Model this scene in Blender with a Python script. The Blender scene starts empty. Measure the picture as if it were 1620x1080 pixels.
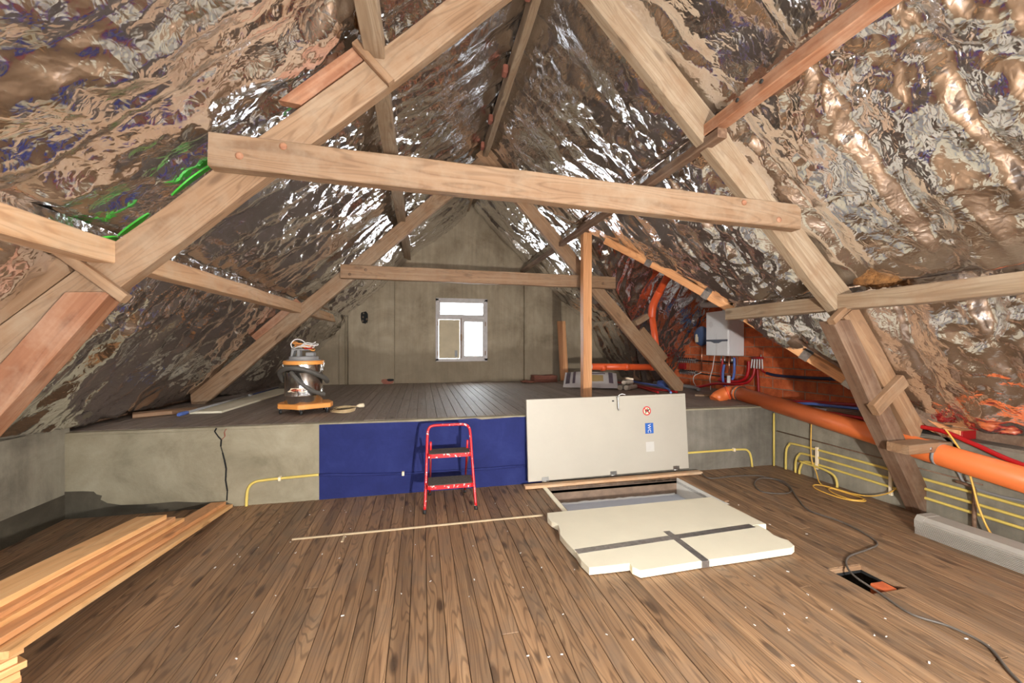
import bpy, bmesh, math, random
import numpy as np
from mathutils import Matrix, Vector

random.seed(7)
SC = bpy.context.scene
COL = SC.collection
PI = math.pi

# ------------------------------------------------------------------ camera
YAW = math.atan(142 / 635)
cam_d = bpy.data.cameras.new('camera')
cam = bpy.data.objects.new('camera', cam_d)
COL.objects.link(cam)
cam.location = (0, 0, 1.5)
cam.rotation_euler = (PI / 2, 0, -YAW)
cam_d.sensor_width = 36
cam_d.lens = 635 / 1620 * 36
cam_d.shift_y = 8 / 1620
cam_d.clip_start = 0.02
SC.camera = cam

# ------------------------------------------------------------------ world and light
w = bpy.data.worlds.new('overcast_sky')
SC.world = w
w.use_nodes = True
bgn = w.node_tree.nodes['Background']
bgn.inputs[0].default_value = (0.93, 0.97, 1.0, 1)
bgn.inputs[1].default_value = 25.0

def area(name, loc, look, size, power, color, shape='RECTANGLE', sy=None):
    d = bpy.data.lights.new(name, 'AREA')
    d.shape = shape
    d.size = size
    if sy: d.size_y = sy
    d.energy = power
    d.color = color
    o = bpy.data.objects.new(name, d)
    COL.objects.link(o)
    o.location = loc
    o.rotation_euler = (Vector(look) - Vector(loc)).to_track_quat('-Z', 'Y').to_euler()
    return o

# photographer's flash on a stand, right of the camera
area('flash_lamp', (1.22, -0.7, 1.1), (0.4, 6.5, 1.9), 0.11, 270, (1.0, 0.97, 0.93), 'DISK')
# two added fill lights under the roof behind the camera
area('roof_window_daylight_added_fill_left', (-1.15, -1.2, 2.72), (1.0, 1.2, 0.4), 1.1, 30, (0.97, 0.98, 1.0), 'RECTANGLE', 1.4)  # added fill light
area('roof_window_daylight_added_fill_right', (2.75, -1.2, 2.72), (0.8, 1.2, 0.4), 1.1, 90, (0.97, 0.98, 1.0), 'RECTANGLE', 1.4)  # added fill light
SC.view_settings.view_transform = 'Standard'
SC.view_settings.look = 'None'
SC.view_settings.gamma = 1
SC.view_settings.use_curve_mapping = False
SC.view_settings.exposure = -0.03

# ------------------------------------------------------------------ materials
def new_mat(name):
    m = bpy.data.materials.new(name)
    m.use_nodes = True
    nt = m.node_tree
    return m, nt, nt.nodes['Principled BSDF']

def N(nt, typ, **kw):
    n = nt.nodes.new(typ)
    for k, v in kw.items():
        if k in ('operation', 'blend_type', 'data_type', 'feature', 'noise_dimensions', 'distance', 'wave_type', 'bands_direction', 'color_ramp', 'vector_type', 'normalize'):
            setattr(n, k, v)
        else:
            n.inputs[k].default_value = v
    return n

def L(nt, a, b): nt.links.new(a, b)

def ramp(nt, stops):
    r = nt.nodes.new('ShaderNodeValToRGB')
    el = r.color_ramp.elements
    while len(el) < len(stops): el.new(0.5)
    for e, (p, c) in zip(el, stops):
        e.position = p
        e.color = tuple(c) + (1,) if len(c) == 3 else c
    return r

def srgb(r, g, b):
    f = lambda c: (c / 255 / 12.92) if c / 255 <= 0.04045 else ((c / 255 + 0.055) / 1.055) ** 2.4
    return (f(r), f(g), f(b))

def coords(nt, scale, rnd=True, kind='Object'):
    tc = nt.nodes.new('ShaderNodeTexCoord')
    out = tc.outputs[kind]
    if rnd:
        oi = nt.nodes.new('ShaderNodeObjectInfo')
        mu = nt.nodes.new('ShaderNodeVectorMath'); mu.operation = 'SCALE'
        cv = nt.nodes.new('ShaderNodeCombineXYZ')
        cv.inputs[0].default_value = 31; cv.inputs[1].default_value = 17; cv.inputs[2].default_value = 23
        L(nt, cv.outputs[0], mu.inputs[0]); L(nt, oi.outputs['Random'], mu.inputs['Scale'])
        ad = nt.nodes.new('ShaderNodeVectorMath'); ad.operation = 'ADD'
        L(nt, out, ad.inputs[0]); L(nt, mu.outputs[0], ad.inputs[1])
        out = ad.outputs[0]
    mp = nt.nodes.new('ShaderNodeMapping')
    mp.inputs['Scale'].default_value = scale
    L(nt, out, mp.inputs['Vector'])
    return mp.outputs[0]

def mixc(nt, typ, fac, a, b):
    m = nt.nodes.new('ShaderNodeMix'); m.data_type = 'RGBA'; m.blend_type = typ
    for val, idx in ((fac, 0), (a, 6), (b, 7)):
        if isinstance(val, (int, float)): m.inputs[idx].default_value = val
        elif isinstance(val, tuple): m.inputs[idx].default_value = val + (1,) if len(val) == 3 else val
        else: L(nt, val, m.inputs[idx])
    return m.outputs[2]

def bump(nt, bs, h, strength, dist=0.01, prev=None):
    b = nt.nodes.new('ShaderNodeBump')
    b.inputs['Strength'].default_value = strength
    b.inputs['Distance'].default_value = dist
    L(nt, h, b.inputs['Height'])
    if prev: L(nt, prev, b.inputs['Normal'])
    L(nt, b.outputs[0], bs.inputs['Normal'])
    return b.outputs[0]

def plain(name, col, rough=0.5, metal=0.0, var=0.12, scale=12.0, bmp=0.0, bscale=60.0):
    m, nt, bs = new_mat(name)
    v = coords(nt, (1, 1, 1))
    n = N(nt, 'ShaderNodeTexNoise', Scale=scale, Detail=5.0, Roughness=0.6); L(nt, v, n.inputs['Vector'])
    r = ramp(nt, [(0.3, tuple(c * (1 - var) for c in col)), (0.7, tuple(min(1, c * (1 + var)) for c in col))])
    L(nt, n.outputs[0], r.inputs[0]); L(nt, r.outputs[0], bs.inputs['Base Color'])
    bs.inputs['Roughness'].default_value = rough
    bs.inputs['Metallic'].default_value = metal
    if bmp:
        n2 = N(nt, 'ShaderNodeTexNoise', Scale=bscale, Detail=6.0); L(nt, v, n2.inputs['Vector'])
        bump(nt, bs, n2.outputs[0], bmp, 0.01)
    return m

def wood(name, dark, mid, light, rough=0.65, grain=1.0, knots=0.5, stain=None, stain_amt=0.5, var=0.25, lines=0.5):
    """grain runs along local X"""
    m, nt, bs = new_mat(name)
    v = coords(nt, (1, 1, 1))
    # long fibres
    mp = N(nt, 'ShaderNodeMapping', Scale=(1.2 * grain, 30 * grain, 30 * grain)); L(nt, v, mp.inputs['Vector'])
    n1 = N(nt, 'ShaderNodeTexNoise', Scale=1.0, Detail=5.0, Roughness=0.55, Distortion=0.5); L(nt, mp.outputs[0], n1.inputs['Vector'])
    # growth figure
    mp2 = N(nt, 'ShaderNodeMapping', Scale=(0.9 * grain, 8 * grain, 8 * grain)); L(nt, v, mp2.inputs['Vector'])
    n2 = N(nt, 'ShaderNodeTexNoise', Scale=1.0, Detail=2.0, Roughness=0.4, Distortion=0.3); L(nt, mp2.outputs[0], n2.inputs['Vector'])
    mu = N(nt, 'ShaderNodeMath', operation='MULTIPLY'); L(nt, n2.outputs[0], mu.inputs[0]); mu.inputs[1].default_value = 95
    si = N(nt, 'ShaderNodeMath', operation='SINE'); L(nt, mu.outputs[0], si.inputs[0])
    mr = N(nt, 'ShaderNodeMapRange'); L(nt, si.outputs[0], mr.inputs[0]); mr.inputs[1].default_value = 0.35; mr.inputs[2].default_value = 1.0
    base = ramp(nt, [(0.24, tuple((d_ + m_) / 2 for d_, m_ in zip(dark, mid))), (0.5, mid), (0.78, light)]); L(nt, n1.outputs[0], base.inputs[0])
    f1 = N(nt, 'ShaderNodeMath', operation='MULTIPLY'); L(nt, mr.outputs[0], f1.inputs[0]); f1.inputs[1].default_value = lines
    c = mixc(nt, 'MIX', f1.outputs[0], base.outputs[0], tuple(x * 0.8 for x in dark))
    # knots
    mp3 = N(nt, 'ShaderNodeMapping', Scale=(2.2, 7, 7)); L(nt, v, mp3.inputs['Vector'])
    vo = N(nt, 'ShaderNodeTexVoronoi', Scale=1.0); L(nt, mp3.outputs[0], vo.inputs['Vector'])
    kr = N(nt, 'ShaderNodeMapRange'); L(nt, vo.outputs['Distance'], kr.inputs[0])
    kr.inputs[1].default_value = 0.10; kr.inputs[2].default_value = 0.19; kr.inputs[3].default_value = knots; kr.inputs[4].default_value = 0
    c = mixc(nt, 'MIX', kr.outputs[0], c, tuple(x * 0.45 for x in dark))
    if stain:
        n4 = N(nt, 'ShaderNodeTexNoise', Scale=3.0, Detail=5.0, Roughness=0.7); L(nt, v, n4.inputs['Vector'])
        sr = N(nt, 'ShaderNodeMapRange'); L(nt, n4.outputs[0], sr.inputs[0])
        sr.inputs[1].default_value = 0.45; sr.inputs[2].default_value = 0.7; sr.inputs[4].default_value = stain_amt
        c = mixc(nt, 'MIX', sr.outputs[0], c, stain)
    oi = nt.nodes.new('ShaderNodeObjectInfo')
    vr = N(nt, 'ShaderNodeMapRange'); L(nt, oi.outputs['Random'], vr.inputs[0])
    vr.inputs[3].default_value = 1 - var; vr.inputs[4].default_value = 1 + var * 0.7
    hs = nt.nodes.new('ShaderNodeHueSaturation'); L(nt, c, hs.inputs['Color']); L(nt, vr.outputs[0], hs.inputs['Value'])
    L(nt, hs.outputs[0], bs.inputs['Base Color'])
    bs.inputs['Roughness'].default_value = rough
    bump(nt, bs, n1.outputs[0], 0.25, 0.004)
    return m

def plaster(name, c1, c2, c3, scale=2.0, rough=0.9, bmp=0.25, shade_band=None, streak=True):
    m, nt, bs = new_mat(name)
    v = coords(nt, (1, 1, 1), rnd=False, kind='Object')
    n1 = N(nt, 'ShaderNodeTexNoise', Scale=scale, Detail=8.0, Roughness=0.65, Distortion=0.4); L(nt, v, n1.inputs['Vector'])
    r = ramp(nt, [(0.3, c1), (0.52, c2), (0.72, c3)]); L(nt, n1.outputs[0], r.inputs[0])
    c = r.outputs[0]
    if streak:
        mp = N(nt, 'ShaderNodeMapping', Scale=(16, 16, 1.3)); L(nt, v, mp.inputs['Vector'])
        n2 = N(nt, 'ShaderNodeTexNoise', Scale=1.0, Detail=5.0, Roughness=0.6); L(nt, mp.outputs[0], n2.inputs['Vector'])
        r2 = ramp(nt, [(0.3, (0.84, 0.84, 0.84)), (0.7, (1.1, 1.1, 1.08))]); L(nt, n2.outputs[0], r2.inputs[0])
        c = mixc(nt, 'MULTIPLY', 0.8, c, r2.outputs[0])
    if shade_band:  # painted shadow: colour darkened below a wavering height
        zz, col, amt = shade_band
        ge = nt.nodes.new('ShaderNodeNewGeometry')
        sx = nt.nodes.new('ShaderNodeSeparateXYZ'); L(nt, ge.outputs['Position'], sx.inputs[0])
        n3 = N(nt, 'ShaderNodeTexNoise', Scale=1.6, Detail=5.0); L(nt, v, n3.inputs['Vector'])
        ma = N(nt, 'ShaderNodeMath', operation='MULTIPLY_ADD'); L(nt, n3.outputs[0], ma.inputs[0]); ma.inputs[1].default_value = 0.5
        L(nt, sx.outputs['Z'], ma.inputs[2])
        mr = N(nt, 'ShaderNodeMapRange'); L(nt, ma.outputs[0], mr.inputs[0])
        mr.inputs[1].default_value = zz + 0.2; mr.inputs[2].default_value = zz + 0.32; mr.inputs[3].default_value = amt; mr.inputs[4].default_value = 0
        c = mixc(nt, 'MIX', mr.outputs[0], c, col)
    L(nt, c, bs.inputs['Base Color'])
    bs.inputs['Roughness'].default_value = rough
    bs.inputs['Specular IOR Level'].default_value = 0.25
    n5 = N(nt, 'ShaderNodeTexNoise', Scale=22.0, Detail=8.0, Roughness=0.7); L(nt, v, n5.inputs['Vector'])
    bump(nt, bs, n5.outputs[0], bmp, 0.02)
    return m

def foil_mat():
    m, nt, bs = new_mat('aluminium_foil')
    v = coords(nt, (1, 1, 1), rnd=False)
    bs.inputs['Metallic'].default_value = 1.0
    n0 = N(nt, 'ShaderNodeTexNoise', Scale=1.2, Detail=4.0); L(nt, v, n0.inputs['Vector'])
    r = ramp(nt, [(0.3, (0.78, 0.78, 0.79)), (0.7, (0.90, 0.90, 0.91))]); L(nt, n0.outputs[0], r.inputs[0])
    L(nt, r.outputs[0], bs.inputs['Base Color'])
    rr = N(nt, 'ShaderNodeMapRange'); L(nt, n0.outputs[0], rr.inputs[0]); rr.inputs[3].default_value = 0.20; rr.inputs[4].default_value = 0.11
    L(nt, rr.outputs[0], bs.inputs['Roughness'])
    wv = N(nt, 'ShaderNodeTexNoise', Scale=5.0, Detail=3.0); L(nt, v, wv.inputs['Vector'])
    ad = nt.nodes.new('ShaderNodeVectorMath'); ad.operation = 'MULTIPLY_ADD'
    L(nt, wv.outputs['Color'], ad.inputs[0]); ad.inputs[1].default_value = (0.25, 0.25, 0.25); L(nt, v, ad.inputs[2])
    vo = N(nt, 'ShaderNodeTexVoronoi', Scale=13.0, feature='F1'); L(nt, ad.outputs[0], vo.inputs['Vector'])
    vo2 = N(nt, 'ShaderNodeTexVoronoi', Scale=34.0, feature='F1'); L(nt, ad.outputs[0], vo2.inputs['Vector'])
    b1 = bump(nt, bs, vo.outputs['Distance'], 0.24, 0.02)
    b2 = bump(nt, bs, vo2.outputs['Distance'], 0.2, 0.008, b1)
    return m

MT = {}
MT['foil'] = foil_mat()
MT['floor'] = wood('old_pine_floor', srgb(88, 62, 41), srgb(141, 108, 77), srgb(168, 134, 99), 0.6, 1.0, 0.8, srgb(112, 96, 80), 0.55, 0.22, 0.6)
MT['floor2'] = wood('dusty_pine_floor', srgb(104, 88, 75), srgb(134, 118, 104), srgb(152, 138, 124), 0.6, 1.0, 0.5, srgb(128, 116, 108), 0.6, 0.16, 0.3)
MT['beam'] = wood('pine_beam', srgb(106, 76, 50), srgb(142, 110, 81), srgb(160, 132, 104), 0.7, 0.7, 0.5, srgb(160, 140, 116), 0.6, 0.08, 0.4)
MT['beam_red'] = wood('reddish_beam', srgb(112, 68, 44), srgb(152, 102, 72), srgb(176, 132, 100), 0.6, 0.7, 0.35, srgb(200, 172, 146), 0.4, 0.1, 0.25)
MT['beam_pale'] = wood('weathered_beam', srgb(112, 87, 64), srgb(152, 130, 104), srgb(170, 151, 127), 0.75, 0.8, 0.5, srgb(134, 100, 70), 0.6, 0.1, 0.3)
MT['beam_brown'] = wood('brown_beam', srgb(106, 76, 52), srgb(150, 114, 82), srgb(172, 138, 104), 0.65, 0.8, 0.4, srgb(168, 146, 120), 0.4, 0.1, 0.25)
MT['beam_dark'] = wood('old_dark_beam', srgb(74, 52, 38), srgb(116, 86, 64), srgb(150, 122, 98), 0.7, 0.8, 0.3, srgb(160, 140, 120), 0.4, 0.12, 0.2)
MT['purlin'] = wood('bright_purlin', srgb(166, 120, 82), srgb(204, 162, 122), srgb(220, 186, 150), 0.65, 0.7, 0.4, srgb(204, 184, 156), 0.5, 0.06, 0.3)
MT['pine'] = wood('new_pine', srgb(212, 148, 88), srgb(236, 182, 122), srgb(244, 204, 150), 0.5, 0.6, 0.5, None, 0, 0.1, 0.25)
MT['pine_red'] = wood('new_red_pine', srgb(188, 122, 74), srgb(218, 156, 104), srgb(230, 180, 130), 0.5, 0.6, 0.5, None, 0, 0.06, 0.3)
MT['plaster_far'] = plaster('cement_render', srgb(130, 115, 94), srgb(162, 147, 124), srgb(182, 167, 143), 1.4, 0.9, 0.2, (1.42, srgb(126, 112, 92), 0.6))  # shadow band low on the far wall is put into the colour
MT['plaster_plat'] = plaster('pale_render', srgb(122, 113, 92), srgb(150, 140, 117), srgb(166, 157, 134), 2.2, 0.9, 0.25, None, False)
MT['plaster_grey'] = plaster('grey_render', srgb(112, 105, 92), srgb(142, 135, 119), srgb(160, 153, 136), 2.4, 0.9, 0.3)
MT['plaster_dark'] = plaster('dark_grey_render', srgb(92, 86, 76), srgb(118, 112, 101), srgb(138, 131, 119), 2.0, 0.9, 0.3)
MT['bitumen'] = plaster('dark_base_paint', srgb(64, 58, 48), srgb(78, 72, 60), srgb(94, 88, 74), 3.0, 0.8, 0.2, None, False)
MT['blue_paint'] = plaster('blue_paint', srgb(30, 36, 84), srgb(36, 43, 96), srgb(44, 53, 106), 3.0, 0.85, 0.15, None, False)
MT['black'] = plain('black_void', (0.01, 0.01, 0.01), 0.9)
MT['dark'] = plain('dark_rubber', srgb(38, 36, 34), 0.6)
MT['red'] = plain('red_paint', srgb(206, 30, 34), 0.32, 0, 0.1)
MT['red_hose'] = plain('red_plastic', srgb(170, 18, 22), 0.4, 0, 0.08)
MT['red_dark'] = plain('dark_red_plastic', srgb(150, 16, 20), 0.45, 0, 0.08)
MT['blue_hose'] = plain('blue_plastic', srgb(82, 108, 178), 0.45, 0, 0.08)
MT['blue_dark'] = plain('dark_blue_insulation', srgb(30, 36, 66), 0.6, 0, 0.1)
MT['white_paint'] = plain('cream_door_paint', srgb(178, 170, 155), 0.5, 0, 0.03, 3.0, 0.04, 40)
MT['foam'] = plain('cream_foam_board', srgb(222, 213, 188), 0.8, 0, 0.03, 4.0, 0.12, 120)
MT['foam_edge'] = plain('cut_foam', srgb(240, 232, 205), 0.9, 0, 0.05, 20.0, 0.3, 150)
MT['white'] = plain('white_plastic', srgb(226, 224, 220), 0.45, 0, 0.03)
MT['convector'] = plain('aged_white_enamel', srgb(164, 157, 146), 0.5, 0, 0.06)
MT['enamel'] = plain('boiler_enamel', srgb(240, 240, 238), 0.35, 0, 0.02)
MT['enamel_side'] = plain('boiler_side_enamel', srgb(226, 224, 222), 0.4, 0, 0.02)
MT['steel'] = plain('brushed_steel', (0.62, 0.6, 0.57), 0.2, 1.0, 0.08, 6)
MT['steel_dull'] = plain('dull_steel', (0.45, 0.44, 0.42), 0.38, 1.0, 0.15, 20)
MT['tape'] = plain('silver_tape', (0.42, 0.41, 0.40), 0.35, 0.9, 0.25, 30, 0.2, 80)
MT['copper'] = plain('copper', (0.72, 0.38, 0.25), 0.3, 1.0, 0.1)
MT['orange_pvc'] = plain('orange_pvc', srgb(226, 116, 58), 0.38, 0, 0.05, 3)
MT['orange_pvc2'] = plain('orange_red_pvc', srgb(226, 92, 44), 0.4, 0, 0.05, 3)
MT['yellow_pvc'] = plain('yellow_conduit', srgb(216, 190, 98), 0.45, 0, 0.06, 5)
MT['yellow_cable'] = plain('orange_yellow_cable', srgb(226, 176, 76), 0.45, 0, 0.06, 5)
MT['cable_grey'] = plain('grey_cable', srgb(92, 84, 76), 0.6, 0, 0.1)
MT['cable_beige'] = plain('beige_cable', srgb(196, 170, 128), 0.55, 0, 0.1)
MT['grey_plastic'] = plain('grey_plastic', srgb(138, 136, 134), 0.5, 0, 0.05)
MT['hose_grey'] = plain('hose_rubber', srgb(84, 80, 74), 0.6, 0, 0.1)
MT['orange_plastic'] = plain('orange_plastic', srgb(238, 158, 78), 0.45, 0, 0.04)
MT['mat_grey'] = plain('worn_tread', srgb(82, 76, 68), 0.85, 0, 0.5, 60, 0.4, 120)
MT['green'] = plain('green_tape', srgb(70, 190, 52), 0.4, 0, 0.1)
MT['terracotta'] = plain('red_clay', srgb(140, 84, 66), 0.8, 0, 0.15, 15, 0.2)
MT['mortar'] = plain('grey_mortar', srgb(150, 132, 112), 0.95, 0, 0.2, 20, 0.4)
MT['wool'] = plain('mineral_wool', srgb(134, 92, 50), 0.95, 0, 0.4, 40, 0.8, 90)
MT['rubble'] = plain('rubble', srgb(104, 90, 74), 0.95, 0, 0.35, 30, 0.6, 60)
MT['ledge'] = plain('dusty_ledge', srgb(118, 108, 94), 0.95, 0, 0.25, 10, 0.5, 40)
MT['paper_brown'] = plain('brown_lining', srgb(128, 106, 88), 0.7, 0, 0.25, 9, 0.6, 14)
MT['shaft_white'] = plain('white_board', srgb(222, 220, 212), 0.6, 0, 0.04)
MT['shaft_blue'] = plain('pale_grey_board', srgb(196, 204, 216), 0.6, 0, 0.04)
MT['sticker_red'] = plain('sign_red', srgb(200, 34, 44), 0.5, 0, 0.02)
MT['sticker_pale'] = plain('pale_sticker', srgb(196, 192, 184), 0.5, 0, 0.03)
MT['sticker_blue'] = plain('sign_blue', srgb(40, 92, 170), 0.5, 0, 0.02)
MT['ink'] = plain('black_ink', (0.015, 0.013, 0.013), 0.5, 0, 0.02)
MT['ivory'] = plain('ivory_print', srgb(240, 222, 190), 0.5, 0, 0.02)
MT['frame_paint'] = plain('greyed_frame_paint', srgb(196, 188, 184), 0.6, 0, 0.1, 15, 0.15)
MT['board_beige'] = plain('beige_board', srgb(196, 180, 150), 0.8, 0, 0.08, 5)
MT['bag_paper'] = plain('printed_sack_paper', srgb(206, 200, 196), 0.6, 0, 0.06, 6, 0.3, 10)
MT['bag_print'] = plain('sack_print', srgb(96, 82, 92), 0.6, 0, 0.1, 8)
MT['bag_gold'] = plain('sack_gold', srgb(190, 160, 104), 0.6, 0, 0.05)
MT['plastic_film'] = plain('clear_film', srgb(190, 178, 160), 0.3, 0, 0.2, 14, 0.6, 25)
MT['screen_shine'] = plain('silver_trim', (0.75, 0.77, 0.8), 0.25, 1.0, 0.02)
MT['band_grey'] = plain('blue_grey_band', srgb(96, 100, 112), 0.35, 0.2, 0.05)
MT['lath_tan'] = plain('tan_lath', srgb(186, 164, 132), 0.8, 0, 0.1, 20)
MT['vessel_blue'] = plain('vessel_blue', srgb(70, 90, 128), 0.45, 0, 0.05)

def brick_mat():
    m, nt, bs = new_mat('orange_brick')
    v = coords(nt, (1, 1, 1))
    n = N(nt, 'ShaderNodeTexNoise', Scale=9.0, Detail=6.0, Roughness=0.7); L(nt, v, n.inputs['Vector'])
    r = ramp(nt, [(0.3, srgb(172, 78, 38)), (0.55, srgb(216, 106, 54)), (0.75, srgb(222, 126, 78))]); L(nt, n.outputs[0], r.inputs[0])
    oi = nt.nodes.new('ShaderNodeObjectInfo')
    vr = N(nt, 'ShaderNodeMapRange'); L(nt, oi.outputs['Random'], vr.inputs[0]); vr.inputs[3].default_value = 0.75; vr.inputs[4].default_value = 1.1
    hs = nt.nodes.new('ShaderNodeHueSaturation'); L(nt, r.outputs[0], hs.inputs['Color']); L(nt, vr.outputs[0], hs.inputs['Value'])
    L(nt, hs.outputs[0], bs.inputs['Base Color']); bs.inputs['Roughness'].default_value = 0.85
    n2 = N(nt, 'ShaderNodeTexNoise', Scale=60.0, Detail=5.0); L(nt, v, n2.inputs['Vector'])
    bump(nt, bs, n2.outputs[0], 0.3, 0.006)
    return m
MT['brick'] = brick_mat()

def chipped_red():
    m, nt, bs = new_mat('chipped_red_paint')
    v = coords(nt, (1, 1, 1))
    n = N(nt, 'ShaderNodeTexNoise', Scale=38.0, Detail=4.0, Roughness=0.6); L(nt, v, n.inputs['Vector'])
    r = ramp(nt, [(0.60, srgb(206, 26, 32)), (0.63, srgb(232, 220, 214))]); L(nt, n.outputs[0], r.inputs[0])
    L(nt, r.outputs[0], bs.inputs['Base Color']); bs.inputs['Roughness'].default_value = 0.35
    return m
MT['red_chip'] = chipped_red()

def glass_mat():
    m, nt, bs = new_mat('window_glass')
    nt.nodes.remove(bs)
    out = nt.nodes['Material Output']
    tr = nt.nodes.new('ShaderNodeBsdfTransparent'); tr.inputs[0].default_value = (0.96, 0.98, 1, 1)
    gl = nt.nodes.new('ShaderNodeBsdfGlossy'); gl.inputs['Roughness'].default_value = 0.05
    mx = nt.nodes.new('ShaderNodeMixShader'); mx.inputs[0].default_value = 0.06
    L(nt, tr.outputs[0], mx.inputs[1]); L(nt, gl.outputs[0], mx.inputs[2]); L(nt, mx.outputs[0], out.inputs[0])
    return m
MT['glass'] = glass_mat()

# ------------------------------------------------------------------ object helpers
WORLD = {}

def link(o, parent, M):
    COL.objects.link(o)
    if parent is not None:
        o.parent = parent
        o.matrix_basis = WORLD[parent.as_pointer()].inverted() @ M
    else:
        o.matrix_basis = M
    WORLD[o.as_pointer()] = M
    return o

def props(o, label=None, cat=None, group=None, kind=None):
    if label: o['label'] = label
    if cat: o['category'] = cat
    if group: o['group'] = group
    if kind: o['kind'] = kind
    return o

def thing(name, label, cat, loc, group=None, kind=None, rotz=0):
    o = bpy.data.objects.new(name, None)
    o.empty_display_size = 0.1
    link(o, None, Matrix.Translation(loc) @ Matrix.Rotation(rotz, 4, 'Z'))
    return props(o, label, cat, group, kind)

def obj(name, bm, mat, parent=None, M=None, smooth=False, label=None, cat=None, group=None, kind=None, local=False):
    """bm is in world coordinates (M None), in the frame M, or (local=True) in the parent's frame."""
    me = bpy.data.meshes.new(name)
    if isinstance(bm, bpy.types.Mesh):
        me = bm
    else:
        if local: M = WORLD[parent.as_pointer()]
        if M is None:
            if parent is not None:
                M = WORLD[parent.as_pointer()]
            else:
                co = [v.co for v in bm.verts]
                x0 = min(c.x for c in co); x1 = max(c.x for c in co)
                y0 = min(c.y for c in co); y1 = max(c.y for c in co)
                M = Matrix.Translation(((x0 + x1) / 2, (y0 + y1) / 2, min(c.z for c in co)))
            bm.transform(M.inverted())
        bm.normal_update()
        bm.to_mesh(me); bm.free()
        if smooth:
            me.polygons.foreach_set('use_smooth', [True] * len(me.polygons))
            if smooth != 'all':
                try: me.set_sharp_from_angle(angle=math.radians(40))
                except Exception: pass
    for mm in (mat if isinstance(mat, (list, tuple)) else [mat]):
        if isinstance(mm, str): mm = MT[mm]
        if len(me.materials) < (len(mat) if isinstance(mat, (list, tuple)) else 1): me.materials.append(mm)
    o = bpy.data.objects.new(name, me)
    link(o, parent, M)
    return props(o, label, cat, group, kind)

def copy_of(o, M, parent=None):
    c = o.copy()
    c.parent = None
    link(c, parent, M)
    return c

BM = bmesh.new

def box(bm, x0, x1, y0, y1, z0, z1, bev=0.0, M=None, mi=0):
    r = bmesh.ops.create_cube(bm, size=1)
    vs = r['verts']
    for v in vs:
        v.co = Vector(((x0 + x1) / 2 + v.co.x * (x1 - x0), (y0 + y1) / 2 + v.co.y * (y1 - y0), (z0 + z1) / 2 + v.co.z * (z1 - z0)))
    fs = list({f for v in vs for f in v.link_faces})
    for f in fs: f.material_index = mi
    if bev:
        es = list({e for v in vs for e in v.link_edges})
        rr = bmesh.ops.bevel(bm, geom=es, offset=bev, segments=1, affect='EDGES', profile=0.5)
        vs = list({v for f in rr['faces'] for v in f.verts} | {v for v in vs if v.is_valid})
    if M is not None:
        bmesh.ops.transform(bm, matrix=M, verts=[v for v in vs if v.is_valid])
    return vs

def bx(x0, x1, y0, y1, z0, z1, bev=0.0):
    bm = BM(); box(bm, x0, x1, y0, y1, z0, z1, bev); return bm

def smooth_path(pts, n=8, closed=False):
    P = [Vector(p) for p in pts]
    out = []
    m = len(P)
    rng = range(m if closed else m - 1)
    for i in rng:
        if closed:
            a, b, c, d = P[(i - 1) % m], P[i], P[(i + 1) % m], P[(i + 2) % m]
        else:
            a, b, c, d = P[max(i - 1, 0)], P[i], P[i + 1], P[min(i + 2, m - 1)]
        for k in range(n):
            t = k / n
            out.append(0.5 * ((2 * b) + (c - a) * t + (2 * a - 5 * b + 4 * c - d) * t * t + (3 * b - a - 3 * c + d) * t ** 3))
    if not closed: out.append(P[-1])
    return out

def tube(bm, pts, r, seg=8, closed=False, caps=True, mi=0, rfun=None):
    P = [Vector(p) for p in pts]
    n = len(P)
    rings = []
    ref = None
    for i, p in enumerate(P):
        if closed: t = P[(i + 1) % n] - P[(i - 1) % n]
        else: t = P[min(i + 1, n - 1)] - P[max(i - 1, 0)]
        if t.length < 1e-9: t = Vector((0, 0, 1))
        t.normalize()
        if ref is None:
            ref = Vector((0, 0, 1)) if abs(t.z) < 0.9 else Vector((1, 0, 0))
        ref = (ref - t * ref.dot(t))
        if ref.length < 1e-6: ref = t.orthogonal()
        ref.normalize()
        b = t.cross(ref)
        rad = rfun(i / max(n - 1, 1)) if rfun else (r[i] if isinstance(r, (list, tuple)) else r)
        rings.append([bm.verts.new(p + (ref * math.cos(2 * PI * k / seg) + b * math.sin(2 * PI * k / seg)) * rad) for k in range(seg)])
    for i in range(n if closed else n - 1):
        A, B = rings[i], rings[(i + 1) % n]
        for k in range(seg):
            f = bm.faces.new((A[k], A[(k + 1) % seg], B[(k + 1) % seg], B[k])); f.material_index = mi; f.smooth = True
    if caps and not closed:
        f = bm.faces.new(list(reversed(rings[0]))); f.material_index = mi
        f = bm.faces.new(rings[-1]); f.material_index = mi
    return bm

def tb(pts, r, seg=8, **k):
    bm = BM(); tube(bm, pts, r, seg, **k); return bm

def lathe(bm, prof, seg=32, c=(0, 0, 0), M=None):
    """prof list of (r,z)"""
    c = Vector(c)
    rings = []
    vs = []
    for r, z in prof:
        if r < 1e-6:
            v = bm.verts.new(c + Vector((0, 0, z))); rings.append([v]); vs.append(v)
        else:
            ring = [bm.verts.new(c + Vector((r * math.cos(2 * PI * k / seg), r * math.sin(2 * PI * k / seg), z))) for k in range(seg)]
            rings.append(ring); vs += ring
    for A, B in zip(rings, rings[1:]):
        for k in range(seg):
            k2 = (k + 1) % seg
            if len(A) == 1 and len(B) == 1: continue
            if len(A) == 1: f = bm.faces.new((A[0], B[k2], B[k]))
            elif len(B) == 1: f = bm.faces.new((A[k], A[k2], B[0]))
            else: f = bm.faces.new((A[k], A[k2], B[k2], B[k]))
            f.smooth = True
    if M is not None: bmesh.ops.transform(bm, matrix=M, verts=vs)
    bmesh.ops.recalc_face_normals(bm, faces=bm.faces)
    return bm

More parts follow.
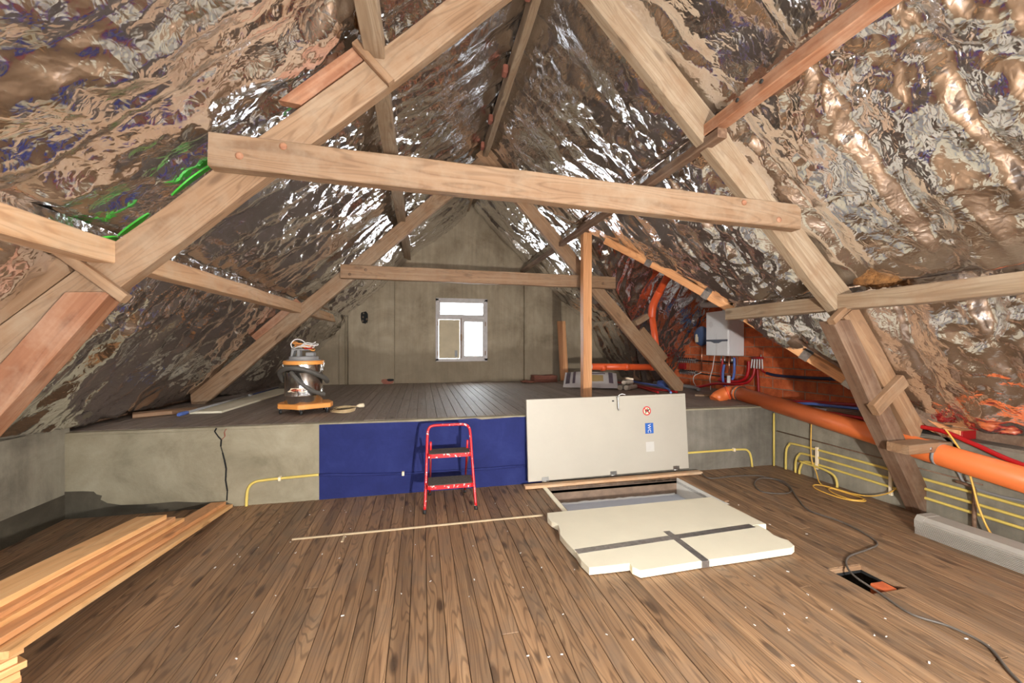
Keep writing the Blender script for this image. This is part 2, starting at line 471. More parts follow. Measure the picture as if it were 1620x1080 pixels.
def prism(bm, pts, z0, z1, mi_side=0, M=None):
    """polygon pts (x,y) extruded between z0 and z1"""
    lo = [bm.verts.new((x, y, z0)) for x, y in pts]
    hi = [bm.verts.new((x, y, z1)) for x, y in pts]
    n = len(pts)
    bm.faces.new(list(reversed(lo))); bm.faces.new(hi)
    for i in range(n):
        f = bm.faces.new((lo[i], lo[(i + 1) % n], hi[(i + 1) % n], hi[i])); f.material_index = mi_side
    if M is not None: bmesh.ops.transform(bm, matrix=M, verts=lo + hi)
    bmesh.ops.recalc_face_normals(bm, faces=bm.faces)
    return bm

def frame_matrix(p0, p1, side):
    """local X along p0->p1, local Y close to 'side'"""
    p0, p1 = Vector(p0), Vector(p1)
    x = (p1 - p0).normalized()
    s = Vector(side); y = (s - x * s.dot(x)).normalized()
    z = x.cross(y)
    M = Matrix((x, y, z)).transposed().to_4x4()
    M.translation = p0
    return M, (p1 - p0).length

def beam(name, p0, p1, width, thick, mat, parent=None, side=(0, 1, 0), bev=0.006, jit=0.004, cut0=0.0, cut1=0.0, **kw):
    """timber: thickness along 'side', width across; cut0/cut1 shear the ends"""
    M, ln = frame_matrix(p0, p1, side)
    bm = BM()
    seg = max(2, int(ln / 0.35))
    rnd = random.Random(int(abs(p0[0] * 91 + p0[1] * 37 + p0[2] * 53) * 1000) % 99991)
    rings = []
    for i in range(seg + 1):
        x = ln * i / seg
        dy, dz = rnd.uniform(-jit, jit), rnd.uniform(-jit, jit)
        w = width / 2 + rnd.uniform(-jit, jit) * 0.5
        t = thick / 2
        prof = [(-t + bev, -w), (t - bev, -w), (t, -w + bev), (t, w - bev), (t - bev, w), (-t + bev, w), (-t, w - bev), (-t, -w + bev)]
        ring = []
        for (y, z) in prof:
            xx = x
            if i == 0: xx += cut0 * z
            if i == seg: xx += cut1 * z
            ring.append(bm.verts.new((xx, y + (dy if 0 < i < seg else 0), z + (dz if 0 < i < seg else 0))))
        rings.append(ring)
    for A, B in zip(rings, rings[1:]):
        for k in range(8):
            bm.faces.new((A[k], A[(k + 1) % 8], B[(k + 1) % 8], B[k]))
    bm.faces.new(list(reversed(rings[0]))); bm.faces.new(rings[-1])
    bmesh.ops.recalc_face_normals(bm, faces=bm.faces)
    return obj(name, bm, mat, parent, M, **kw)

def text_mesh(s, size, depth=0.001):
    cu = bpy.data.curves.new('txt', 'FONT'); cu.body = s; cu.size = size; cu.align_x = 'CENTER'; cu.align_y = 'CENTER'
    cu.extrude = depth; cu.resolution_u = 3
    to = bpy.data.objects.new('txt', cu); COL.objects.link(to)
    bpy.context.view_layer.update()
    me = bpy.data.meshes.new_from_object(to.evaluated_get(bpy.context.evaluated_depsgraph_get()))
    bpy.data.objects.remove(to); bpy.data.curves.remove(cu)
    bm = BM(); bm.from_mesh(me); bpy.data.meshes.remove(me)
    return bm

# ------------------------------------------------------------------ numpy noise
def perlin(x, y, seed):
    rs = np.random.RandomState(seed)
    perm = rs.permutation(512)
    perm = np.concatenate([perm, perm])
    ang = rs.rand(512) * 2 * np.pi
    gx, gy = np.cos(ang), np.sin(ang)
    xi = np.floor(x).astype(int); yi = np.floor(y).astype(int)
    xf = x - xi; yf = y - yi
    u = xf * xf * xf * (xf * (xf * 6 - 15) + 10); v = yf * yf * yf * (yf * (yf * 6 - 15) + 10)
    def g(ix, iy, dx, dy):
        h = perm[(perm[ix & 511] + iy) & 511]
        return gx[h] * dx + gy[h] * dy
    a = g(xi, yi, xf, yf); b = g(xi + 1, yi, xf - 1, yf)
    c = g(xi, yi + 1, xf, yf - 1); d = g(xi + 1, yi + 1, xf - 1, yf - 1)
    return (a + u * (b - a)) + v * ((c + u * (d - c)) - (a + u * (b - a)))

def ridge(x, y, seed): return 1 - np.abs(perlin(x, y, seed)) * 2.2

def crumple(a, s, seed, amp=1.0, bay=0.46, bay_amp=0.06, along=1.0):
    """a: coordinate across the rafters (m), s: coordinate down the slope (m)"""
    wa = a + 0.055 * perlin(a * 1.3, s * 1.0, seed) + 0.022 * perlin(a * 5, s * 5, seed + 1)
    ws = s + 0.15 * perlin(a * 1.1 + 9, s * 1.1, seed + 2) + 0.03 * perlin(a * 5, s * 5 + 7, seed + 3)
    t = wa / bay + 0.22 * perlin(wa * 0.7, ws * 0.15, seed + 4)
    amp_b = 0.6 + 0.8 * perlin(np.floor(t) * 3.7 + 0.5, ws * 0.35, seed + 5)
    d = bay_amp * np.abs(np.sin(np.pi * t)) ** 0.55 * amp_b
    # folds running down the slope
    d += amp * 0.040 * ridge(wa * 4.4, ws * 0.5, seed + 6) * (0.5 + perlin(wa * 0.8, ws * 0.8, seed + 7))
    # diagonal pulls
    d += amp * 0.026 * ridge((wa + 0.7 * ws) * 2.6, (ws - 0.5 * wa) * 0.9, seed + 8)
    d += amp * 0.020 * ridge((wa - 0.9 * ws) * 2.6, (ws + 0.7 * wa) * 1.3, seed + 9) * (0.5 + perlin(wa * 1.1, ws * 1.1, seed + 10))
    # short ripples across the bays
    d += amp * 0.010 * ridge(wa * 1.8, ws * 8.5, seed + 15) * np.clip(perlin(wa * 1.2 + 4, ws * 0.9, seed + 16) * 2.4, 0, 1)
    # crinkles
    cr = np.clip(0.62 + 1.8 * perlin(wa * 1.3, ws * 1.1, seed + 11), 0.22, 1.6)
    d += amp * 0.018 * ridge(wa * 6.5, ws * 5.0, seed + 12) * cr
    d += amp * 0.0085 * ridge(wa * 14, ws * 12, seed + 13) * cr
    d += amp * 0.0042 * ridge(wa * 29, ws * 25, seed + 14) * cr
    return d - 0.03 * amp

def foil_sheet(name, P, A, Sl, seed, parent, inward, amp=1.0, bay_amp=0.062, bay=0.46, label=None, pin=None):
    """P: (n,m,3) base grid; A,Sl: (n,m) coordinates; inward: rough inward direction"""
    n, m, _ = P.shape
    gu = np.gradient(P, axis=0); gv = np.gradient(P, axis=1)
    nr = np.cross(gu, gv); nr /= (np.linalg.norm(nr, axis=2, keepdims=True) + 1e-9)
    if (nr.reshape(-1, 3).mean(0) @ np.array(inward)) < 0: nr = -nr
    d = crumple(A, Sl, seed, amp, bay, bay_amp)
    if pin is not None:
        d = d * (0.12 + 0.88 * pin)
    Q = P + nr * d[..., None]
    me = bpy.data.meshes.new(name)
    idx = np.arange(n * m).reshape(n, m)
    q = np.stack([idx[:-1, :-1], idx[1:, :-1], idx[1:, 1:], idx[:-1, 1:]], -1).reshape(-1, 4)
    me.vertices.add(n * m); me.vertices.foreach_set('co', Q.reshape(-1).astype(np.float32))
    me.loops.add(q.size); me.loops.foreach_set('vertex_index', q.reshape(-1).astype(np.int32))
    me.polygons.add(len(q)); me.polygons.foreach_set('loop_start', (np.arange(len(q)) * 4).astype(np.int32))
    me.polygons.foreach_set('loop_total', np.full(len(q), 4, np.int32))
    me.polygons.foreach_set('use_smooth', np.ones(len(q), bool))
    me.update(); me.validate()
    me.materials.append(MT['foil'])
    o = bpy.data.objects.new(name, me)
    link(o, parent, Matrix.Identity(4))
    if label: o['label'] = label
    return o

# ------------------------------------------------------------------ dimensions
XL, XR, XB = -3.03, 4.36, 5.12        # left wall, right wall, brick wall
YP, YF, YN = 4.25, 8.5, -3.5          # platform front, far gable, gable behind the camera
ZP = 0.75                             # platform height
XRG = 0.93                            # ridge

# ------------------------------------------------------------------ floor
OX0, OX1, OY0, OY1 = 1.30, 2.84, 3.28, 4.07     # stair hatch opening
HX0, HX1, HY0, HY1 = 2.672, 2.9555, 1.90, 2.18     # small hole
def slab():
    bm = BM()
    z0, z1 = -0.06, -0.032
    box(bm, XL, OX0, YN, YP, z0, z1)
    box(bm, OX1, XR + 0.1, HY1, YP, z0, z1)
    box(bm, OX0, OX1, OY1, YP, z0, z1)
    box(bm, OX0, OX1, HY1, OY0, z0, z1)
    box(bm, OX0, HX0, YN, HY1, z0, z1)
    box(bm, HX1, XR + 0.1, YN, HY1, z0, z1)
    box(bm, HX0, HX1, YN, HY0, z0, z1)
    return bm
floor = obj('floor', slab(), 'black', kind='structure', label='worn brown pine plank floor of the attic')

PW = 0.0945
plank_cache = {}
def plank_mesh(ln, wd=PW - 0.003, th=0.03):
    key = (round(ln, 2), round(wd, 4))
    if key not in plank_cache:
        bm = BM(); box(bm, 0, ln, -wd / 2, wd / 2, -th, 0, 0.0022)
        me = bpy.data.meshes.new('plank'); bm.to_mesh(me); bm.free()
        plank_cache[key] = me
    return plank_cache[key]

def lay(parent, x, y0, y1, z, mat, wd=PW - 0.003):
    if y1 - y0 < 0.02: return
    me = plank_mesh(y1 - y0, wd)
    if not me.materials: me.materials.append(MT[mat])
    o = bpy.data.objects.new('plank', me)
    link(o, parent, Matrix.Translation((x, y0, z + random.uniform(-0.0012, 0.0012))) @ Matrix.Rotation(PI / 2, 4, 'Z'))

x = XL + 0.032 - PW / 2
i = 0
joints = [1.37, 2.71, 0.2, 3.45, 2.05]
while x < XR + 0.04:
    spans = [(YN, YP)]
    if OX0 - 0.02 < x < OX1 + 0.02:
        spans = [(YN, OY0), (OY1, YP)]
    if HX0 < x < HX1:
        spans = [s for a in spans for s in ([(a[0], HY0), (HY1, a[1])] if a[0] < HY0 < a[1] else [a])]
    for (a, b) in spans:
        if i % 4 == 1 and b - a > 2:
            j = joints[(i // 4) % 5]
            if a + 0.3 < j < b - 0.3:
                lay(floor, x, a, j - 0.0015, 0, 'floor'); lay(floor, x, j + 0.0015, b, 0, 'floor'); continue
        lay(floor, x, a, b, 0, 'floor')
    x += PW; i += 1

# platform
def plat():
    bm = BM()
    box(bm, XL - 0.32, XB + 0.1, YP, YF + 0.05, -0.2, ZP - 0.03)
    return bm
platform = obj('platform', plat(), 'plaster_plat', kind='structure', label='raised concrete platform with plank floor at the back of the attic')
obj('edge_screed', bx(XL - 0.2, XB, YP + 0.001, YP + 0.07, ZP - 0.031, ZP - 0.003, 0.004), 'plaster_plat', platform, label='cement edge strip along the platform')
x = XL - 0.05
PW2 = 0.106
while x < XB:
    lay(platform, x, YP + 0.072, YF, ZP, 'floor2', PW2 - 0.004)
    x += PW2
# painted area, cracks and dark base coat on the platform front
bm = BM(); prism(bm, [(-0.985, 0.0), (1.30, 0.0), (1.30, 0.728), (1.0, 0.735), (0.62, 0.722), (0.55, 0.738), (0.1, 0.726), (-0.30, 0.73), (-0.985, 0.735)], 0, 0.002,
                 M=Matrix(((1, 0, 0, 0), (0, 0, -1, YP - 0.0005), (0, 1, 0, 0), (0, 0, 0, 1))))
obj('blue_paint_patch', bm, 'blue_paint', platform, label='dark blue painted rectangle on the platform front')
bm = BM(); prism(bm, [(XL, 0), (-1.72, 0), (-1.8, 0.055), (-2.0, 0.06), (-2.2, 0.085), (-2.45, 0.08), (-2.62, 0.09), (-2.72, 0.115), (-2.77, 0.15), (-2.76, 0.185), (-2.80, 0.20), (-2.82, 0.225), (-2.90, 0.235), (XL, 0.24)], 0, 0.002,
                 M=Matrix(((1, 0, 0, 0), (0, 0, -1, YP - 0.0005), (0, 1, 0, 0), (0, 0, 0, 1))))
obj('dark_base_coat', bm, 'bitumen', platform, label='dark base coat with a ragged brushed edge')
bm = BM(); prism(bm, [(1.30, 0), (XR, 0), (XR, 0.73), (1.30, 0.73)], 0, 0.0015, M=Matrix(((1, 0, 0, 0), (0, 0, -1, YP - 0.0005), (0, 1, 0, 0), (0, 0, 0, 1))))
obj('grey_render', bm, 'plaster_dark', platform, label='grey rendered right part of the platform front')
def crack(pts, r):
    bm = BM()
    for a, b in zip(pts, pts[1:]):
        rr = r * random.uniform(0.6, 1.3)
        tube(bm, [(a[0], YP - 0.0005, a[1]), (b[0], YP - 0.0005, b[1])], rr, 5)
    return bm
rc = [(-1.87, 0.74), (-1.885, 0.71), (-1.855, 0.66), (-1.83, 0.63), (-1.835, 0.57), (-1.82, 0.51), (-1.805, 0.44), (-1.79, 0.36), (-1.795, 0.25), (-1.78, 0.15), (-1.785, 0.06)]
obj('crack', crack(rc, 0.006), 'black', platform, label='black crack running down the platform front')
obj('crack', crack([(-1.83, 0.63), (-1.80, 0.66), (-1.805, 0.70), (-1.79, 0.73)], 0.005), 'terracotta', platform)

# ------------------------------------------------------------------ walls
wl = obj('wall_left', bx(XL - 0.3, XL, YN, YP + 0.05, -0.05, 0.80), 'plaster_grey', kind='structure', label='low rendered knee wall on the left')
obj('dark_base_coat', bx(XL, XL + 0.003, YN, YP, 0.0, 0.215), 'bitumen', wl, label='dark base coat along the wall foot')
bm = BM()
box(bm, XR, XB + 0.1, YN, YP, -0.05, 0.70)
wr = obj('wall_right', bm, 'plaster_grey', kind='structure', label='low grey rendered knee wall on the right')
obj('ledge_top', bx(XR, XB, YN, YP, 0.70, 0.725), 'ledge', wr, label='dusty ledge on top of the knee wall')

# far gable with window opening
WX0, WX1, WZ0, WZ1 = 0.283, 1.347, 1.20, 2.50
bm = BM()
T0, T1 = YF, YF + 0.35
box(bm, XL - 0.6, WX0, T0, T1, ZP - 0.1, 5.2)
box(bm, WX1, XB + 0.4, T0, T1, ZP - 0.1, 5.2)
box(bm, WX0, WX1, T0, T1, ZP - 0.1, WZ0)
box(bm, WX0, WX1, T0, T1, WZ1, 5.2)
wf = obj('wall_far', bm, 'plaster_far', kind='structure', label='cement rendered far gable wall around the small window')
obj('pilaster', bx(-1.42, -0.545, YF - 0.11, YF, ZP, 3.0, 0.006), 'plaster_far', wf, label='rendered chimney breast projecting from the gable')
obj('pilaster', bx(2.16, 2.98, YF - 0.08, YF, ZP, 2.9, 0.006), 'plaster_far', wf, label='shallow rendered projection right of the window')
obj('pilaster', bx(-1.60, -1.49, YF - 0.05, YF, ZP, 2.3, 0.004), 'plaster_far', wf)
# broken hole in the chimney breast
def rough_patch(cx, cz, w, h, y, d, seed, n=14, taper=0.7):
    rr = random.Random(seed); pts = []
    for k in range(n):
        a = 2 * PI * k / n
        px = math.cos(a); pz = math.sin(a)
        px = math.copysign(abs(px) ** 0.6, px) * w / 2 * (1 if pz > 0 else taper + 0.3 * (1 + pz)); pz = math.copysign(abs(pz) ** 0.6, pz) * h / 2
        pts.append((cx + px * rr.uniform(0.88, 1.1), cz + pz * rr.uniform(0.9, 1.1)))
    bm = BM(); prism(bm, pts, 0, d, M=Matrix(((1, 0, 0, 0), (0, 0, -1, y), (0, 1, 0, 0), (0, 0, 0, 1))))
    return bm
hole = obj('wall_hole', rough_patch(-1.115, 2.07, 0.14, 0.24, YF - 0.11, 0.003, 3), 'black', wf, label='small dark broken hole high in the chimney breast')
rr = random.Random(5)
for k in range(7):
    bm = BM(); bmesh.ops.create_icosphere(bm, subdivisions=1, radius=rr.uniform(0.014, 0.026))
    for v in bm.verts: v.co *= rr.uniform(0.75, 1.2)
    bm.transform(Matrix.Translation((-1.115 + rr.uniform(-0.05, 0.05), YF - 0.118, 2.07 + rr.uniform(-0.1, 0.1))))
    obj('stone', bm, 'rubble', hole)
# broken foot of the chimney breast with a brick showing
bf = obj('broken_plaster', rough_patch(-0.68, 0.80, 0.26, 0.10, YF - 0.112, 0.004, 8), 'terracotta', wf, label='broken plaster corner showing red brick')
obj('cavity', rough_patch(-0.62, 0.83, 0.14, 0.05, YF - 0.115, 0.003, 9), 'black', bf)

# gable behind the camera, window opening added to let sky light in
GX0, GX1, GZ0, GZ1 = -1.95, 0.15, 0.82, 2.18
bm = BM()
T0, T1 = YN - 0.3, YN
box(bm, XL - 0.6, GX0, T0, T1, -0.1, 5.2)
box(bm, GX1, XB + 0.4, T0, T1, -0.1, 5.2)
box(bm, GX0, GX1, T0, T1, -0.1, GZ0)
box(bm, GX0, GX1, T0, T1, GZ1, 5.2)
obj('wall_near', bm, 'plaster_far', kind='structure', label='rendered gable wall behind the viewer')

w2 = thing('window_2', 'wide added window letting fill light in behind the viewer', None, ((GX0 + GX1) / 2, YN, GZ0), kind='structure')  # window_2 is the added window
for (a_, b_, c_, d_) in ((GX0, GX0 + 0.06, GZ0, GZ1), (GX1 - 0.06, GX1, GZ0, GZ1), (GX0 + 0.06, GX1 - 0.06, GZ0, GZ0 + 0.06), (GX0 + 0.06, GX1 - 0.06, GZ1 - 0.06, GZ1), ((GX0 + GX1) / 2 - 0.03, (GX0 + GX1) / 2 + 0.03, GZ0 + 0.06, GZ1 - 0.06)):
    obj('window_frame', bx(a_, b_, YN - 0.15, YN - 0.08, c_, d_, 0.004), 'frame_paint', w2)  # frame of the added window
obj('pane', bx(GX0 + 0.06, GX1 - 0.06, YN - 0.12, YN - 0.116, GZ0 + 0.06, GZ1 - 0.06), 'glass', w2)  # pane of the added window
# unseen frames added around the two roof fill lights
for k, lo in enumerate([o for o in bpy.data.objects if o.name.startswith('roof_window_daylight')]):  # the two added roof fill lights
    bpy.context.view_layer.update()
    Mw = lo.matrix_world @ Matrix.Translation((0, 0, 0.012))
    t_ = thing('window_%d' % (3 + k), ['frame added around the left roof fill light behind the viewer', 'frame added around the right roof fill light behind the viewer'][k], None, lo.location, kind='structure')  # window_3 and window_4 are the added unseen frames
    for (a_, b_, c_, d_) in ((-0.61, -0.55, -0.76, 0.76), (0.55, 0.61, -0.76, 0.76), (-0.55, 0.55, -0.76, -0.70), (-0.55, 0.55, 0.70, 0.76)):
        obj('window_frame', bx(a_, b_, c_, d_, -0.03, 0.03, 0.004), 'frame_paint', t_, Mw)  # bars of the added unseen frame

# brick gable wall of the side dormer, every brick a piece
wb = obj('wall_brick', bx(XB + 0.005, XB + 0.16, 2.3, 8.45, 0.4, 3.6), 'mortar', kind='structure', label='orange hollow brick gable wall behind the boiler')
BL, BH = 0.345, 0.155
bmb = BM(); box(bmb, -0.05, 0, -BL / 2 + 0.006, BL / 2 - 0.006, 0.006, BH - 0.006, 0.004)
bme = bpy.data.meshes.new('brick'); bmb.to_mesh(bme); bmb.free(); bme.materials.append(MT['brick'])
def cross_z(y):
    """underside of the dormer roof at depth y"""
    y = np.asarray(y, float)
    return np.where(y < 5.6, 3.28 - 0.88 * (5.6 - y), 3.28 - 1.25 * (y - 5.6))
for r in range(17):
    z = 0.72 + r * BH
    y = 2.6 + (BL / 2 if r % 2 else 0)
    while y < 8.3:
        if z < float(cross_z(y)) + 0.12:
            o = bpy.data.objects.new('brick', bme)
            link(o, wb, Matrix.Translation((XB + 0.05 + random.uniform(-0.004, 0.003), y, z)))
        y += BL

# ------------------------------------------------------------------ roof lining of aluminium foil
ceiling = thing('ceiling', 'steep roof underside lined with crumpled silver foil', None, (XRG, 2.5, 4.6), kind='structure')

def prof_interp(pts, s):
    """pts (x,z) polyline, s in 0..1 by length -> x,z,length"""
    P = np.array(pts, float); seg = np.linalg.norm(np.diff(P, axis=0), axis=1); cum = np.concatenate([[0], np.cumsum(seg)])
    t = s * cum[-1]
    return np.interp(t, cum, P[:, 0]), np.interp(t, cum, P[:, 1]), t

def sm(a, b, x):
    t = np.clip((x - a) / (b - a), 0, 1); return t * t * (3 - 2 * t)

STEP = 0.021
Yv = np.arange(YN, YF + STEP, STEP)
LF = [(XRG, 4.66), (-0.33, 3.66), (-1.90, 2.22), (-3.06, 0.80)]
LB = [(XRG, 4.40), (-0.30, 3.36), (-1.50, 2.10), (-2.80, 0.72)]
def left_strip(k, seed, label):
    (a0, a1), (b0, b1) = (LF[k], LF[k + 1]), (LB[k], LB[k + 1])
    ln = math.hypot(a1[0] - a0[0], a1[1] - a0[1])
    off = [0, 1.61, 3.74][k]
    s = np.linspace(0, 1, int(ln / STEP) + 1)
    Y, Sg = np.meshgrid(Yv, s, indexing='ij')
    t = sm(5.8, YF, Y)
    X = (a0[0] + (a1[0] - a0[0]) * Sg) * (1 - t) + (b0[0] + (b1[0] - b0[0]) * Sg) * t
    Z = (a0[1] + (a1[1] - a0[1]) * Sg) * (1 - t) + (b0[1] + (b1[1] - b0[1]) * Sg) * t
    sag = np.sin(np.pi * Sg)
    X = X + 0.035 * sag; Z = Z - 0.035 * sag
    P = np.stack([X, Y, Z], -1)
    return foil_sheet('foil_sheet', P, Y, Sg * ln + off, seed, ceiling, (0.7, 0, -0.7), amp=[0.9, 1.15, 1.25][k], label=label, pin=sm(0, 0.07, np.minimum(Sg, 1 - Sg) * ln))
left_strip(0, 11, 'upper foil strip of the left slope'); left_strip(1, 31, 'middle foil strip of the left slope'); left_strip(2, 51, 'lower foil strip of the left slope')

RF = [(XRG, 4.66), (2.30, 3.32), (3.66, 2.02), (4.46, 0.82)]
RX = [p[0] for p in RF]; RZ = [p[1] for p in RF]
def main_x(z): return np.interp(-np.asarray(z, float), [-q for q in RZ], RX)
def right_strip(k, seed, label):
    a0, a1 = RF[k], RF[k + 1]
    ln = math.hypot(a1[0] - a0[0], a1[1] - a0[1]); off = [0, 1.91, 3.79][k]
    s = np.linspace(0, 1, int(ln / STEP) + 1)
    segs = [(YN, YF)]
    Ys = Yv
    # roof ends at the valley of the dormer
    zc = cross_z(Ys)
    zlow = np.maximum(a1[1], np.minimum(zc, a0[1]))
    frac = (a0[1] - zlow) / (a0[1] - a1[1])
    groups = []
    cur = []
    for j, f in enumerate(frac):
        if f > 0.004: cur.append(j)
        elif cur: groups.append(cur); cur = []
    if cur: groups.append(cur)
    for gi, g in enumerate(groups):
        g = np.array(g)
        if len(g) < 3: continue
        Y, Sg = np.meshgrid(Ys[g], s, indexing='ij')
        Sg = Sg * frac[g][:, None]
        X = a0[0] + (a1[0] - a0[0]) * Sg; Z = a0[1] + (a1[1] - a0[1]) * Sg
        sag = np.sin(np.pi * Sg) * np.sin(np.pi * np.clip(Sg / np.maximum(frac[g][:, None], 1e-3), 0, 1))
        X = X - 0.03 * sag; Z = Z - 0.03 * sag
        foil_sheet('foil_sheet', np.stack([X, Y, Z], -1), Y, Sg * ln + off, seed + gi * 7, ceiling, (-0.7, 0, -0.7), amp=1.0, bay_amp=0.085, bay=0.5, label=label, pin=sm(0, 0.07, np.minimum(Sg, 1 - Sg) * ln))
right_strip(0, 71, 'upper foil strip of the right slope'); right_strip(1, 91, 'middle foil strip of the right slope'); right_strip(2, 131, 'lower foil strip of the right slope')

def dormer(y0, y1, seed, label, inward):
    Ys = np.linspace(y0, y1, int(abs(y1 - y0) * 1.5 / STEP))
    zc = cross_z(Ys)
    xv = np.where(zc > RZ[-1], main_x(np.maximum(zc, RZ[-1])), RX[-1])
    u = np.linspace(0, 1, int(2.7 / STEP))
    Y, U = np.meshgrid(Ys, u, indexing='ij')
    X = xv[:, None] + (XB + 0.03 - xv[:, None]) * U
    Z = zc[:, None] + 0 * U
    foil_sheet('foil_sheet', np.stack([X, Y, Z], -1), X, Y * 1.5, seed, ceiling, inward, amp=1.0, bay_amp=0.06, bay=0.55, label=label)
dormer(2.75, 5.62, 171, 'foil on the near slope of the side dormer', (0, 1, -1))
dormer(5.58, 7.62, 191, 'foil on the far slope of the side dormer', (0, -1, -1))
# dark roof boarding outside the lining and boards closing the eaves
def deck(p0, p1, y0, y1, off=0.09):
    d = Vector((p1[0] - p0[0], 0, p1[1] - p0[1]))
    nrm = Vector((-d.z, 0, d.x)).normalized()
    if nrm.z < 0: nrm = -nrm
    u = d.normalized()
    a_ = Vector((p0[0], 0, p0[1])) - u * 0.08 + nrm * off; b_ = Vector((p1[0], 0, p1[1])) + u * 0.08 + nrm * off
    bm = BM(); vs = []
    for y in (y0, y1):
        for p in (a_, b_):
            for o in (Vector((0, 0, 0)), nrm * 0.03): vs.append(bm.verts.new((p.x + o.x, y, p.z + o.z)))
    for f in ((0, 1, 3, 2), (4, 6, 7, 5), (0, 2, 6, 4), (1, 5, 7, 3), (0, 4, 5, 1), (2, 3, 7, 6)): bm.faces.new([vs[k] for k in f])
    bmesh.ops.recalc_face_normals(bm, faces=bm.faces)
    obj('roof_board', bm, 'beam_dark', ceiling)
for k in range(3): deck(LF[k], LF[k + 1], YN, YF)
deck(RF[0], RF[1], YN, YF); deck(RF[1], RF[2], YN, 3.9); deck(RF[2], RF[3], YN, 2.75)
deck(RF[1], RF[2], 7.0, YF); deck(RF[2], RF[3], 7.3, YF)
obj('eave_board', bx(XL - 0.19, XL - 0.15, YN, YF, 0.5, 1.05), 'beam_dark', ceiling)
obj('eave_board', bx(XR + 0.18, XR + 0.22, YN, 2.6, 0.6, 1.05), 'beam_dark', ceiling)
for (ya, yb) in ((2.3, 5.7), (5.5, 8.4)):
    bm = BM(); prev = None
    for y in np.linspace(ya, yb, 14):
        z = float(cross_z(y)) + 0.12
        xv = float(main_x(max(z - 0.02, RZ[-1]))) - 0.1
        cur = [bm.verts.new((xv, y, z)), bm.verts.new((XB + 0.2, y, z)), bm.verts.new((XB + 0.2, y, z + 0.03)), bm.verts.new((xv, y, z + 0.03))]
        if prev:
            for k in range(4): bm.faces.new((prev[k], prev[(k + 1) % 4], cur[(k + 1) % 4], cur[k]))
        else: bm.faces.new(cur)
        prev = cur
    bm.faces.new(list(reversed(prev)))
    bmesh.ops.recalc_face_normals(bm, faces=bm.faces)
    obj('roof_board', bm, 'beam_dark', ceiling)
obj('eave_board', bx(XB + 0.02, XB + 0.06, 2.5, YF, 0.5, 0.8), 'beam_dark', ceiling)

# ------------------------------------------------------------------ roof timbers
def bolt(bm_parent, loc, n, r=0.016, mat='beam_dark'):
    n = Vector(n).normalized()
    M = Matrix.Translation(loc) @ n.to_track_quat('Z', 'Y').to_matrix().to_4x4()
    bm = BM(); lathe(bm, [(0, 0.006), (r * 0.5, 0.006), (r, 0.003), (r, -0.004)], 12, M=M)
    obj('bolt', bm, mat, bm_parent)

YT = 2.70
ft = thing('roof_truss', 'large near roof truss of pale timbers with a long tilted collar beam', 'roof truss', (XRG, YT, 0), 'roof trusses')
RT = 0.09
yc = YT + RT / 2
beam('rafter', (1.02, yc, 4.46), (-2.99, yc, 0.755), 0.205, RT, 'beam', ft, cut1=0.7, label='orange-brown left rafter')
beam('rafter', (0.86, yc, 4.48), (3.52, yc, 1.85), 0.235, RT, 'beam_pale', ft, cut1=-0.4, label='pale weathered right rafter')
cb = beam('collar_beam', (-1.19, YT - 0.05, 2.628), (2.93, YT - 0.05, 2.527), 0.195, 0.09, 'beam', ft, label='long pale collar beam with round bolt heads')
for (x_, z_) in ((-1.03, 2.60), (-0.80, 2.68), (2.40, 2.60), (2.72, 2.49)): bolt(cb, (x_, YT - 0.096, z_), (0, -1, 0), 0.022, 'beam_red')
# left: leg, packer, cleats
beam('leg', (-1.80, yc - 0.012, 1.80), (-3.02, yc - 0.012, 0.13), 0.165, 0.13, 'beam_red', ft, cut0=-0.8, label='reddish left leg')
beam('packer', (-1.93, yc, 1.985), (-2.72, yc, 1.25), 0.13, 0.07, 'beam', ft, cut0=0.5)
beam('packer', (-0.40, yc, 3.375), (-0.80, yc, 3.005), 0.10, 0.06, 'beam_red', ft, cut1=-0.9)
beam('cleat', (-1.93, YT - 0.03, 2.02), (-1.62, YT - 0.03, 1.765), 0.055, 0.05, 'beam_brown', ft)
beam('cleat', (-0.41, YT - 0.03, 3.40), (-0.19, YT - 0.03, 3.18), 0.05, 0.05, 'beam_brown', ft)
# right: kneed leg of two planks, cleats, bracket
beam('leg', (3.42, yc - 0.01, 1.72), (4.42, yc - 0.01, 0.005), 0.17, 0.13, 'beam_dark', ft, cut0=0.5, cut1=-0.55, label='dark worn right leg standing on the floor')
beam('leg', (3.53, yc - 0.01, 1.80), (4.31, yc - 0.01, 0.72), 0.17, 0.11, 'beam_brown', ft, cut1=-0.5, label='paler plank doubling the right leg')
beam('packer', (2.50, yc + 0.05, 3.18), (2.90, yc + 0.05, 2.70), 0.14, 0.06, 'beam_red', ft, cut0=0.6)
beam('packer', (3.58, yc + 0.05, 1.86), (3.88, yc + 0.05, 1.46), 0.19, 0.06, 'beam_red', ft)
beam('cleat', (3.735, YT - 0.045, 0.96), (4.06, YT - 0.045, 1.21), 0.115, 0.06, 'beam_brown', ft)
beam('cleat', (3.29, YT - 0.045, 1.70), (3.46, YT - 0.045, 1.83), 0.05, 0.06, 'beam_brown', ft)
brk = beam('bracket', (3.86, YT - 0.14, 0.655), (4.35, YT - 0.14, 0.66), 0.075, 0.16, 'beam_brown', ft, label='short bracket carrying the drain pipe')
bolt(brk, (4.10, YT - 0.222, 0.655), (0, -1, 0), 0.014, 'steel_dull'); bolt(brk, (4.24, YT - 0.222, 0.655), (0, -1, 0), 0.014, 'steel_dull')

